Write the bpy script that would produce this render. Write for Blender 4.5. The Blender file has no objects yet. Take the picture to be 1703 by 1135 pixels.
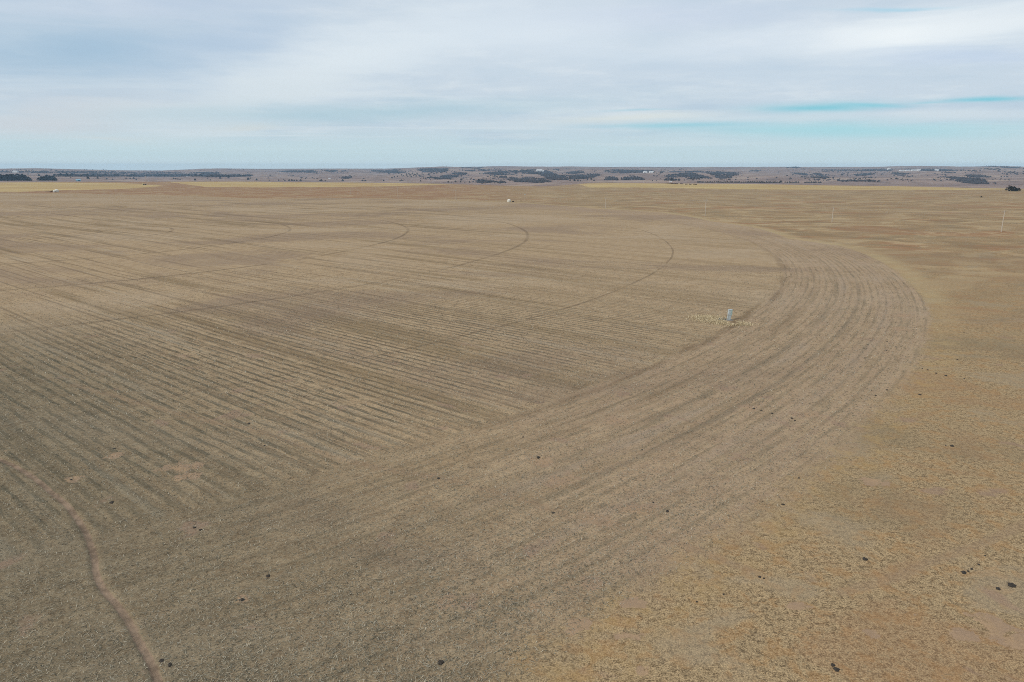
import bpy, math, random
import numpy as np
from mathutils import Vector
random.seed(7); RNG = np.random.default_rng(7)
R_ = math.radians
C = bpy.context.scene.collection
sc = bpy.context.scene

# ------------------------------------------------------------------ reference camera
PITCH = R_(14.17); F = 1135.0; CAMH = 30.0          # focal in pixels of the 1703 px wide photo

def ray(px, py):
    x = (np.asarray(px, float)-851.5)/F; y = (567.5-np.asarray(py, float))/F
    return x, math.cos(PITCH)+y*math.sin(PITCH), -math.sin(PITCH)+y*math.cos(PITCH)

def project(X, Y, Z):
    dz = Z-CAMH
    fw = Y*math.cos(PITCH)-dz*math.sin(PITCH); up = Y*math.sin(PITCH)+dz*math.cos(PITCH)
    fw = np.where(fw > 1, fw, 1)
    return 851.5+F*X/fw, 567.5-F*up/fw

# ------------------------------------------------------------------ terrain
def vnoise(x, y, seed=0):
    x = np.asarray(x, float); y = np.asarray(y, float)
    xi = np.floor(x).astype(np.int64); yi = np.floor(y).astype(np.int64)
    fx = x-xi; fy = y-yi
    fx = fx*fx*fx*(fx*(fx*6-15)+10); fy = fy*fy*fy*(fy*(fy*6-15)+10)
    def h(a, b):
        n = (a*374761393+b*668265263+seed*974634777) & 0x7fffffff
        n = ((n ^ (n >> 13))*1274126177) & 0x7fffffff
        n = ((n ^ (n >> 16))*1103515245) & 0x7fffffff
        return ((n >> 8) & 0xffff)/65535.0
    a = h(xi, yi); b = h(xi+1, yi); c = h(xi, yi+1); d = h(xi+1, yi+1)
    return (a*(1-fx)+b*fx)*(1-fy)+(c*(1-fx)+d*fx)*fy

def fbm(x, y, seed=0, o=4):
    s = 0; a = .5; t = 0
    for k in range(o):
        s = s+a*vnoise(x*2**k+17.3*k, y*2**k-9.1*k, seed+k); t += a; a *= .5
    return s/t-.5                                     # -.5 .. .5

def sstep(a, b, x):
    t = np.clip((x-a)/(b-a), 0, 1); return t*t*(3-2*t)

# skyline (photo pixels) -> elevation of the last ridge per azimuth
SKY_PX = [-400, 0, 60, 120, 200, 270, 300, 350, 450, 560, 640, 680, 700, 770, 810, 900, 1010, 1150, 1330, 1480, 1560, 1640, 1703, 2100]
SKY_PY = [281, 281.2, 280.8, 281.6, 283.4, 283.9, 282.6, 281, 281, 280.6, 280.8, 279.4, 278.4, 277.8, 277.2, 277.4, 278, 278.2, 277.8, 277.8, 277.4, 277, 277.8, 278]
_x, _y, _z = ray(SKY_PX, SKY_PY)
SKY_AZ = np.arctan2(_x, _y); SKY_EL = _z/np.hypot(_x, _y)
RIM_PX = [-400, 0, 100, 430, 645, 860, 900, 940, 1000, 1075, 1290, 1400, 1600, 1703, 2100]
RIM_R = [1900, 1850, 1850, 1750, 1560, 1260, 1180, 1330, 1560, 1500, 1420, 1400, 1330, 1300, 1300]
_x, _y, _z = ray(RIM_PX, 300)
RIM_AZ = np.arctan2(_x, _y)
RIDGE = 10500.0

def height(x, y):
    x = np.asarray(x, float); y = np.asarray(y, float)
    r = np.hypot(x, y)+1e-6; az = np.arctan2(x, y)
    el = np.interp(az, SKY_AZ, SKY_EL); top = CAMH+RIDGE*el
    rim = np.interp(az, RIM_AZ, RIM_R)
    und = (vnoise(x/95, y/95, 3)-.5)*.8*sstep(110, 260, r)+(vnoise(x/230+5, y/230, 4)-.5)*2.2*sstep(180, 500, r)
    und = und+(vnoise(x/40, y/40, 8)-.5)*.25*sstep(60, 160, r)
    left = sstep(-.42, -.62, az)                      # left: flatter, wooded lowland
    dip = -14-18*(1-left)
    z = und
    t1 = sstep(rim, rim*1.45, r)
    t2 = sstep(rim*1.35, RIDGE, r)**1.0
    lin = np.clip((r-rim*1.35)/(RIDGE-rim*1.35), 0, 1)
    rise = (.35*lin+.65*sstep(0, 1, lin))*(top-dip)
    z = z*(1-t1)+dip*t1+rise
    edge = np.sin(np.clip(lin, 0, 1)*math.pi)**.6
    rav = np.abs(fbm(x/900, y/1500, 21, 4))*2
    amp = 46-26*left
    z = z+edge*t1*(amp*(rav-.30)+(fbm(x/2600, y/2600, 31, 3))*40)
    z = z-sstep(RIDGE, RIDGE*1.15, r)*60
    return z

def at(px, py, dz=0.0):
    """ground points seen at the given photo pixels (march along the rays)"""
    px = np.atleast_1d(np.asarray(px, float)); py = np.atleast_1d(np.asarray(py, float))
    dx, dy, dz_ = ray(px, py); n = np.hypot(dx, dy); dx, dy, dz_ = dx/n, dy/n, dz_/n
    rs = np.concatenate([np.geomspace(20, 600, 90), np.geomspace(602, 13000, 380)])
    out = np.full(px.shape, np.nan); prev = 20.0
    lo = np.full(px.shape, 20.0); hi = np.full(px.shape, 13000.0); done = np.zeros(px.shape, bool)
    if px.size <= 400:
        Rm = rs[None, :]; ok = (CAMH+dz_[:, None]*Rm) <= height(dx[:, None]*Rm, dy[:, None]*Rm)
        done = ok.any(1); i = np.argmax(ok, 1); hi = np.where(done, rs[i], hi); lo = np.where(done, rs[np.maximum(i-1, 0)], lo); rs = []
    for r in rs:
        z = CAMH+dz_*r; g = height(dx*r, dy*r)
        hit = (~done) & (z <= g)
        lo[hit] = prev; hi[hit] = r; done |= hit; prev = r
        if done.all(): break
    for _ in range(18):
        m = (lo+hi)/2; below = CAMH+dz_*m <= height(dx*m, dy*m)
        hi = np.where(below, m, hi); lo = np.where(below, lo, m)
    r = np.where(done, hi, 10000.0)
    X, Y = dx*r, dy*r
    return np.stack([X, Y, height(X, Y)], -1)

def at1(px, py): return Vector(at(px, py)[0])

# ------------------------------------------------------------------ helpers
def link(o, parent=None):
    C.objects.link(o)
    if parent is not None:
        o.parent = parent; KIDS.setdefault(parent.name, []).append(o)
    return o

def meshobj(name, V, Fc, mat, parent=None, smooth=False):
    me = bpy.data.meshes.new(name); me.from_pydata([tuple(v) for v in V], [], [tuple(f) for f in Fc]); me.update()
    if mat: me.materials.append(mat)
    if smooth: me.polygons.foreach_set('use_smooth', [True]*len(me.polygons))
    return link(bpy.data.objects.new(name, me), parent)

def fastmesh(name, V, Q, mat, k=4):
    """numpy mesh: V (n,3), Q (m,k)"""
    me = bpy.data.meshes.new(name)
    me.vertices.add(len(V)); me.vertices.foreach_set('co', np.ascontiguousarray(V, np.float32).ravel())
    me.loops.add(Q.size); me.loops.foreach_set('vertex_index', np.ascontiguousarray(Q, np.int32).ravel())
    me.polygons.add(len(Q)); me.polygons.foreach_set('loop_start', np.arange(0, Q.size, k, dtype=np.int32))
    try: me.polygons.foreach_set('loop_total', np.full(len(Q), k, np.int32))
    except Exception: pass
    me.update(calc_edges=True)
    if mat: me.materials.append(mat)
    return me

def tag(o, label=None, cat=None, group=None, kind=None):
    if label: o['label'] = label
    if cat: o['category'] = cat
    if group: o['group'] = group
    if kind: o['kind'] = kind
    return o

def empty(name, loc, rz=0.0, s=1.0):
    o = bpy.data.objects.new(name, None); C.objects.link(o); o.empty_display_size = .3
    o.location = loc; o.rotation_euler = (0, 0, rz); o.scale = (s, s, s)
    return o

KIDS = {}
def copy_tree(o, parent=None):
    c = o.copy(); link(c, parent)
    for ch in list(KIDS.get(o.name, [])): copy_tree(ch, c)
    return c

class MB:
    def __init__(s): s.v = []; s.f = []
    def box(s, c, d, rz=0.0, taper=1.0, bev=0.0):
        cx, cy, cz = c; a, b, h = d[0]/2, d[1]/2, d[2]/2; i = len(s.v); co, si = math.cos(rz), math.sin(rz)
        for z, t in ((-h, 1), (h, taper)):
            for x, y in ((-a, -b), (a, -b), (a, b), (-a, b)):
                x *= t; y *= t; s.v.append((cx+x*co-y*si, cy+x*si+y*co, cz+z))
        s.f += [(i, i+3, i+2, i+1), (i+4, i+5, i+6, i+7)]+[(i+k, i+(k+1) % 4, i+4+(k+1) % 4, i+4+k) for k in range(4)]
        return s
    def tube(s, pts, rad, n=8, cap=True):
        pts = [Vector(p) for p in pts]; m = len(pts)
        if not hasattr(rad, '__len__'): rad = [rad]*m
        i0 = len(s.v)
        for k, p in enumerate(pts):
            d = (pts[min(k+1, m-1)]-pts[max(k-1, 0)]).normalized()
            a = d.cross(Vector((0, 0, 1)) if abs(d.z) < .9 else Vector((1, 0, 0))).normalized(); b = d.cross(a)
            for j in range(n):
                t = 2*math.pi*j/n; q = p+(a*math.cos(t)+b*math.sin(t))*rad[k]; s.v.append(tuple(q))
        for k in range(m-1):
            for j in range(n):
                s.f.append((i0+k*n+j, i0+k*n+(j+1) % n, i0+(k+1)*n+(j+1) % n, i0+(k+1)*n+j))
        if cap:
            s.f.append(tuple(i0+j for j in range(n))[::-1]); s.f.append(tuple(i0+(m-1)*n+j for j in range(n)))
        return s
    def lathe(s, prof, n=20, c=(0, 0, 0)):
        i0 = len(s.v); m = len(prof)
        for r, z in prof:
            for j in range(n):
                t = 2*math.pi*j/n; s.v.append((c[0]+r*math.cos(t), c[1]+r*math.sin(t), c[2]+z))
        for k in range(m-1):
            for j in range(n):
                s.f.append((i0+k*n+j, i0+k*n+(j+1) % n, i0+(k+1)*n+(j+1) % n, i0+(k+1)*n+j))
        s.f.append(tuple(i0+j for j in range(n))[::-1]); s.f.append(tuple(i0+(m-1)*n+j for j in range(n)))
        return s
    def poly(s, vs, fs):
        i = len(s.v); s.v += vs; s.f += [tuple(i+k for k in f) for f in fs]; return s
    def build(s, name, mat, parent=None, smooth=False): return meshobj(name, s.v, s.f, mat, parent, smooth)

# ------------------------------------------------------------------ material helpers
class G:
    """tiny node DSL"""
    def __init__(s, tree): s.t = tree; s.n = tree.nodes; s.l = tree.links
    def node(s, typ, **kw):
        n = s.n.new(typ)
        for k, v in kw.items(): setattr(n, k, v)
        return n
    def put(s, sock, v):
        if isinstance(v, bpy.types.NodeSocket): s.l.new(v, sock)
        elif v is not None:
            if sock.type == 'RGBA' and len(v) == 3: v = (*v, 1)
            sock.default_value = v
    def m(s, op, a, b=None, c=None, clamp=False):
        n = s.node('ShaderNodeMath', operation=op, use_clamp=clamp)
        for i, v in enumerate((a, b, c)):
            if v is not None: s.put(n.inputs[i], v)
        return n.outputs[0]
    def step(s, x, a, b, lo=0.0, hi=1.0, smooth=True):
        n = s.node('ShaderNodeMapRange', clamp=True)
        if smooth: n.interpolation_type = 'SMOOTHSTEP'
        s.put(n.inputs['Value'], x)
        for k, v in (('From Min', a), ('From Max', b), ('To Min', lo), ('To Max', hi)): s.put(n.inputs[k], v)
        return n.outputs[0]
    def mix(s, f, a, b, mode='MIX'):
        n = s.node('ShaderNodeMix', data_type='RGBA', blend_type=mode)
        s.put(n.inputs[0], f); s.put(n.inputs[6], a); s.put(n.inputs[7], b)
        return n.outputs[2]
    def mixf(s, f, a, b):
        n = s.node('ShaderNodeMix', data_type='FLOAT')
        s.put(n.inputs[0], f); s.put(n.inputs[2], a); s.put(n.inputs[3], b)
        return n.outputs[0]
    def noise(s, vec, scale, det=2.0, rough=.5, dist=0.0):
        n = s.node('ShaderNodeTexNoise'); s.put(n.inputs['Vector'], vec)
        n.inputs['Scale'].default_value = scale; n.inputs['Detail'].default_value = det
        n.inputs['Roughness'].default_value = rough; n.inputs['Distortion'].default_value = dist
        return n.outputs[0]
    def vec(s, x, y, z=0.0):
        n = s.node('ShaderNodeCombineXYZ'); s.put(n.inputs[0], x); s.put(n.inputs[1], y); s.put(n.inputs[2], z)
        return n.outputs[0]
    def sep(s, v):
        n = s.node('ShaderNodeSeparateXYZ'); s.put(n.inputs[0], v); return n.outputs
    def attr(s, name):
        return s.node('ShaderNodeAttribute', attribute_name=name).outputs['Fac']
    def scl(s, v, xyz):
        n = s.node('ShaderNodeVectorMath', operation='MULTIPLY'); s.put(n.inputs[0], v); n.inputs[1].default_value = xyz
        return n.outputs[0]

def new_mat(name, rough=.8):
    m = bpy.data.materials.new(name); m.use_nodes = True
    b = m.node_tree.nodes['Principled BSDF']; b.inputs['Roughness'].default_value = rough
    b.inputs['Specular IOR Level'].default_value = .2
    return m, G(m.node_tree), b

def simple(name, col, rough=.75, var=.25, scale=3.0, col2=None, metal=0.0):
    m, g, b = new_mat(name, rough)
    b.inputs['Metallic'].default_value = metal
    tc = g.node('ShaderNodeTexCoord').outputs['Object']
    n = g.noise(tc, scale, 4, .6)
    c2 = col2 or tuple(c*(1-var) for c in col)
    f = g.step(n, .38, .64)
    g.put(b.inputs['Base Color'], g.mix(f, col, c2))
    return m

# ------------------------------------------------------------------ field geometry (measured on the photo)
PC = np.array([-229.6, 321.8])                        # pivot centre
EDGE_PX = [(0, 321.5), (200, 324), (340, 327.5), (430, 331), (600, 330), (700, 333), (860, 337.5), (910, 341), (990, 347), (1100, 353.5),
           (1180, 368), (1250, 378), (1310, 397), (1400, 410), (1455, 431), (1510, 470), (1545, 515), (1543, 560), (1530, 600), (1450, 690),
           (1300, 830), (1130, 930), (1030, 990), (900, 1078)]
_e = at([p[0] for p in EDGE_PX], [p[1] for p in EDGE_PX])[:, :2]-PC
_th = np.arctan2(_e[:, 1], _e[:, 0]); _rr = np.hypot(_e[:, 0], _e[:, 1])
_o = np.argsort(_th); _th = _th[_o]; _rr = _rr[_o]
TH = np.concatenate([[-math.pi, _th[0]-.5, _th[0]-.12], _th, [_th[-1]+.3, math.pi]])
RR = np.concatenate([[368, 368, 368], _rr, [_rr[-1], _rr[-1]]])
def redge(x, y):
    th = np.arctan2(y-PC[1], x-PC[0]); return np.interp(th, TH, RR)

def polyline_dist(X, Y, pts):
    d = np.full(X.shape, 1e3)
    for (ax, ay), (bx, by) in zip(pts[:-1], pts[1:]):
        vx, vy = bx-ax, by-ay; L = vx*vx+vy*vy+1e-9
        t = np.clip(((X-ax)*vx+(Y-ay)*vy)/L, 0, 1)
        d = np.minimum(d, np.hypot(X-ax-t*vx, Y-ay-t*vy))
    return d

def smooth_line(P, n=6):
    P = np.array(P, float); out = []
    for i in range(len(P)-1):
        p0 = P[max(i-1, 0)]; p1 = P[i]; p2 = P[i+1]; p3 = P[min(i+2, len(P)-1)]
        for t in np.arange(n)/n:
            out.append(.5*((2*p1)+(-p0+p2)*t+(2*p0-5*p1+4*p2-p3)*t*t+(-p0+3*p1-3*p2+p3)*t**3))
    out.append(P[-1]); return [tuple(q) for q in out]

def in_poly(X, Y, poly):
    ins = np.zeros(X.shape, bool); n = len(poly)
    for i in range(n):
        x1, y1 = poly[i]; x2, y2 = poly[(i+1) % n]
        if y1 == y2: continue
        c = ((y1 > Y) != (y2 > Y)) & (X < (x2-x1)*(Y-y1)/(y2-y1)+x1)
        ins ^= c
    return ins

TRAIL = smooth_line(at(*zip(*[(-160, 690), (-80, 730), (0, 764), (30, 778), (60, 797), (85, 818), (112, 841), (132, 868), (146, 893), (156, 925), (160, 955), (172, 980), (192, 1003),
                              (212, 1030), (232, 1068), (246, 1092), (258, 1120), (268, 1150), (290, 1230), (330, 1330)]))[:, :2])
FAINT = [smooth_line(at(*zip(*p))[:, :2]) for p in (
    [(120, 640), (230, 670), (330, 697), (430, 717), (500, 742), (570, 764), (650, 782), (740, 797), (860, 830), (960, 862), (1050, 880), (1130, 905), (1250, 950)],
    [(1800, 835), (1703, 872), (1640, 902), (1560, 930), (1490, 960), (1400, 985)])]
SOIL = [(1645, 1042, 34, 17), (1695, 1072, 24, 20), (1600, 1058, 22, 9), (1450, 1054, 12, 6), (1325, 1010, 18, 7), (1055, 1003, 26, 9), (958, 1040, 22, 16), 
        (900, 768, 26, 10), (935, 800, 34, 12), (305, 777, 40, 9), (318, 790, 22, 6), (298, 796, 14, 7), (118, 798, 14, 6), (1045, 1058, 26, 7), (1075, 1120, 18, 12),
        (1030, 700, 30, 8), (1340, 690, 34, 5), (1247, 679, 14, 5), (745, 1000, 18, 12), (1060, 850, 40, 12), (990, 860, 30, 10), (890, 1010, 16, 9), (1010, 870, 20, 10),
        (980, 970, 20, 12), (190, 757, 14, 6), (1500, 525, 26, 3), (1495, 547, 24, 3), 
        (402, 997, 13, 7), (1450, 300+500, 22, 7)]
# pixel outlines of distant ground covers
YELLOW = [
    [(-300, 303), (0, 302.5), (60, 303), (125, 304), (200, 304.5), (270, 309.3), (262, 310.5), (205, 314.5), (150, 315.5), (93, 317), (30, 319.5), (0, 319), (-300, 322)],
    [(275, 302.6), (430, 302.2), (560, 302.4), (640, 302.8), (760, 306.5), (720, 308), (640, 310), (560, 311), (430, 312), (340, 311)],
    [(960, 306), (1070, 303.5), (1290, 304), (1500, 305.5), (1640, 308.5), (1703, 309), (1903, 311), (1903, 315), (1703, 315), (1600, 316), (1400, 316), (1230, 315), (1060, 312), (980, 312)],
]
WOODS = [
    # left lowland
    [(-200, 285.2), (0, 285.0), (60, 284.6), (120, 285.5), (200, 286), (270, 286.4), (300, 287.5), (330, 290), (330, 293.6), (240, 293.8), (240, 290), (150, 289.5), (90, 288), (0, 288), (-200, 289)],
    [(90, 293.8), (102, 290.5), (115, 290), (150, 290.5), (185, 291), (185, 293.8), (150, 294.2)],
    [(185, 290.5), (250, 290.8), (320, 289.8), (420, 291.8), (414, 294.4), (330, 294.3), (240, 294), (185, 294)],
    [(320, 287.5), (345, 287), (375, 289), (345, 291)],
    # middle hills
    [(465, 285.5), (478, 283.5), (520, 284.5), (528, 287.6), (500, 286.8), (470, 286.8)],
    [(538, 285.6), (543, 283), (562, 284), (556, 286.6)], [(566, 286), (574, 283.5), (582, 285), (576, 287)],
    [(568, 296.6), (573, 295), (582, 296), (578, 297.6)],
    [(618, 284), (655, 282), (675, 283.6), (677, 287), (655, 289), (640, 287.5), (622, 287)],
    [(692, 281.8), (720, 280.8), (742, 283), (742, 286.6), (705, 287)],
    [(720, 281.5), (745, 281), (748, 285), (728, 284.5)],
    [(715, 296), (745, 292.2), (762, 292), (757, 297), (728, 298.5)],
    [(735, 288), (775, 288.5), (775, 290.5), (745, 289.6)],
    [(765, 279), (800, 278.6), (805, 279.6), (770, 280)],
    [(785, 280.6), (835, 283), (830, 285), (800, 284.5)], [(775, 284), (790, 283.5), (785, 285.5)],
    [(800, 288.6), (860, 284), (862, 290), (835, 292), (810, 291)],
    [(830, 294), (850, 295.5), (872, 299), (905, 302), (890, 304.5), (860, 303), (840, 298)],
    [(790, 303.8), (800, 299.5), (812, 302), (836, 302.5), (836, 304.5), (800, 305)],
    [(860, 298), (875, 296), (905, 298.5), (915, 303), (890, 305), (862, 301)],
    [(862, 284), (895, 282.5), (915, 286), (925, 292), (915, 296), (895, 290), (870, 289)],
    [(900, 288), (915, 287), (930, 294), (970, 292), (975, 297), (935, 300), (912, 299)],
    [(940, 288), (965, 284.5), (972, 287), (955, 290)], [(955, 294), (985, 291), (1000, 290.5), (985, 296), (962, 297)],
    [(920, 283), (932, 282.5), (935, 284.5)],
    [(1003, 286), (1015, 283), (1060, 283.5), (1085, 284), (1085, 287), (1055, 288), (1020, 288)],
    [(1006, 300), (1010, 296), (1022, 295), (1024, 300)], [(1033, 299.8), (1042, 295.5), (1055, 294), (1068, 297), (1068, 300)],
    [(1092, 286.7), (1125, 285.5), (1160, 286), (1160, 286.8), (1125, 287)], [(1140, 285), (1188, 286.2), (1170, 287.5)],
    [(1105, 294), (1125, 289.5), (1150, 288), (1165, 292), (1180, 297), (1160, 297), (1140, 294), (1112, 295)],
    [(1175, 288), (1200, 286.5), (1228, 288), (1222, 292), (1205, 297), (1195, 297), (1190, 292)],
    [(1250, 283.5), (1265, 284.5), (1260, 286), (1245, 286)], [(1110, 300.8), (1114, 297.5), (1120, 297.2), (1124, 300)],
    [(1145, 299), (1152, 296), (1160, 297), (1156, 299)], [(1305, 279.5), (1320, 277.8), (1330, 278.6), (1325, 279.8)],
    [(1318, 288.6), (1332, 288), (1344, 292), (1335, 292)], [(1352, 288.8), (1362, 288.5), (1372, 295), (1362, 293)],
    [(1340, 295), (1370, 295), (1385, 296.5), (1350, 297)], [(1367, 282.8), (1420, 283), (1480, 282), (1480, 285), (1420, 285), (1370, 284)],
    [(1380, 301.6), (1398, 300.4), (1410, 301), (1408, 302.2)], [(1422, 292), (1440, 289.5), (1455, 289), (1432, 292.5)],
    [(1418, 301.8), (1424, 300), (1430, 302)], [(1440, 302.2), (1445, 299.7), (1451, 300), (1453, 302.4)],
    [(1440, 295.6), (1452, 294.6), (1455, 296)], [(1486, 288.4), (1502, 288.3), (1503, 292), (1495, 293.2), (1489, 291)],
    [(1500, 281.5), (1530, 282), (1560, 281.5), (1580, 283), (1596, 284.2), (1570, 285.2), (1535, 284.8)],
    [(1575, 295), (1600, 296), (1618, 301), (1625, 299), (1616, 293), (1618, 291.4), (1628, 292), (1634, 295), (1622, 301), (1638, 303.5), (1630, 306), (1612, 305.6), (1595, 299.5)],
    [(1570, 287.5), (1582, 287), (1582, 288.4)], [(1622, 276.9), (1640, 276.2), (1662, 276.7), (1661, 277.9), (1640, 277.8)], [(1664, 277.4), (1695, 278.6), (1690, 280.2), (1668, 279)],
    [(1672, 287.3), (1684, 287.6), (1683, 289)], [(1635, 281), (1660, 281), (1655, 283)],
]

# ------------------------------------------------------------------ ground mesh (fine near the middle, coarser outwards)
def build_ground():
    rs = [0.5, 3, 8, 14, 20, 25]; r = 25.0
    while r < 12300:
        r += r*(.0034 if r < 260 else (.0065 if r < 700 else .0095)); rs.append(r)
    rs = np.array(rs)
    a = np.concatenate([np.radians(np.arange(-56, 56, .1)), np.radians(np.arange(56, 304, 1.5))])
    A, Rg = np.meshgrid(a, rs); X = Rg*np.sin(A); Y = Rg*np.cos(A)
    Z = height(X, Y)
    na, nr = len(a), len(rs)
    ed = np.hypot(X-PC[0], Y-PC[1])-redge(X, Y); Rp = np.hypot(X-PC[0], Y-PC[1])
    tr = polyline_dist(X[:700], Y[:700], TRAIL)
    trd = np.full(X.shape, 9.0); trd[:700] = np.minimum(tr, 9)
    trd2 = np.full(X.shape, 9.0); trd2[:700] = np.minimum(np.minimum(polyline_dist(X[:700], Y[:700], FAINT[0]), polyline_dist(X[:700], Y[:700], FAINT[1])), 9)
    # real relief: row ridges, trail groove, clods
    us = X*.636+Y*.7716
    head = sstep(330, 335, Rp); near = 1-sstep(120, 220, Rg)
    row = np.where(head > .5, np.sin(Rp*2*math.pi/1.5), np.sin(us*2*math.pi/1.5))
    rz = .045*row*(1-sstep(60, 105, Rg))*(ed < 0)*(.4+vnoise(X/9, Y/9, 5))
    rz += .10*(fbm(X/1.1, Y/1.1, 9, 3))*(1-sstep(55, 100, Rg))
    rz += .10*(1-sstep(80, 150, Rg))*sstep(0, 2, ed)*fbm(X/2.3, Y/2.3, 19, 3)
    rz += -.12*(1-sstep(.12, .42, trd))+.03*(sstep(.42, .6, trd)*(1-sstep(.6, 1.0, trd)))
    Z = Z+rz
    soil = np.zeros(X.shape)
    sp = at([s[0] for s in SOIL], [s[1] for s in SOIL])
    px, py = project(X, Y, np.where(Rg < 400, 0, Z))
    for (cx, cy, w, h), q in zip(SOIL, sp):
        qx = at([cx+w, cx], [cy, cy+h])[:, :2]-q[:2]
        rx = np.hypot(*qx[0])+.05; ry = np.hypot(*qx[1])+.05
        ux = qx[0]/rx; dX = X[:900]-q[0]; dY = Y[:900]-q[1]
        u = (dX*ux[0]+dY*ux[1])/rx; v = (-dX*ux[1]+dY*ux[0])/ry
        soil[:900] = np.maximum(soil[:900], np.clip(1.6-np.sqrt(u*u+v*v), 0, 1.6)/1.6)
    # distant covers
    pxf, pyf = project(X, Y, Z)
    wob = (fbm(X/160, Y/160, 41, 3))*2.2
    fy = pyf+wob
    ye = np.zeros(X.shape, bool); wo = np.zeros(X.shape, bool)
    sel = Rg > 600
    for P in YELLOW: ye |= in_poly(pxf, pyf+wob*.25, P) & sel
    rimr = np.interp(np.arctan2(X, Y), RIM_AZ, RIM_R)
    ye &= Rg < rimr*1.06
    for P in WOODS: wo |= in_poly(pxf+wob*4, pyf+wob*.35, P) & (Rg > rimr)
    hill = sstep(.97, 1.12, Rg/rimr)
    th = np.arctan2(Y-PC[1], X-PC[0]); arc = th*350
    V = np.stack([X, Y, Z], -1).reshape(-1, 3)
    i = np.arange(nr-1)[:, None]*na; j = np.arange(na)[None, :]; jn = (j+1) % na
    Q = np.stack([i+j, i+jn, i+na+jn, i+na+j], -1).reshape(-1, 4)[:, ::-1]
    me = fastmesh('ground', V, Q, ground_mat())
    for nm, arr in (('ed', ed), ('rp', Rp), ('arc', arc), ('trail', trd), ('faint', trd2), ('soil', soil), ('yellow', ye.astype(float)), ('wood', wo.astype(float)), ('hill', hill)):
        at_ = me.attributes.new(nm, 'FLOAT', 'POINT'); at_.data.foreach_set('value', np.ascontiguousarray(arr, np.float32).ravel())
    me.polygons.foreach_set('use_smooth', np.ones(len(me.polygons), bool))
    o = bpy.data.objects.new('ground', me); C.objects.link(o); tag(o, kind='structure')
    # close the small hole under the drone
    k = len(a); hole = meshobj('ground_cap', [(.6*math.sin(t), .6*math.cos(t), -.02) for t in np.linspace(0, 6.283, 12, endpoint=False)], [tuple(range(12))[::-1]], me.materials[0]); tag(hole, kind='structure')
    return o

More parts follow.
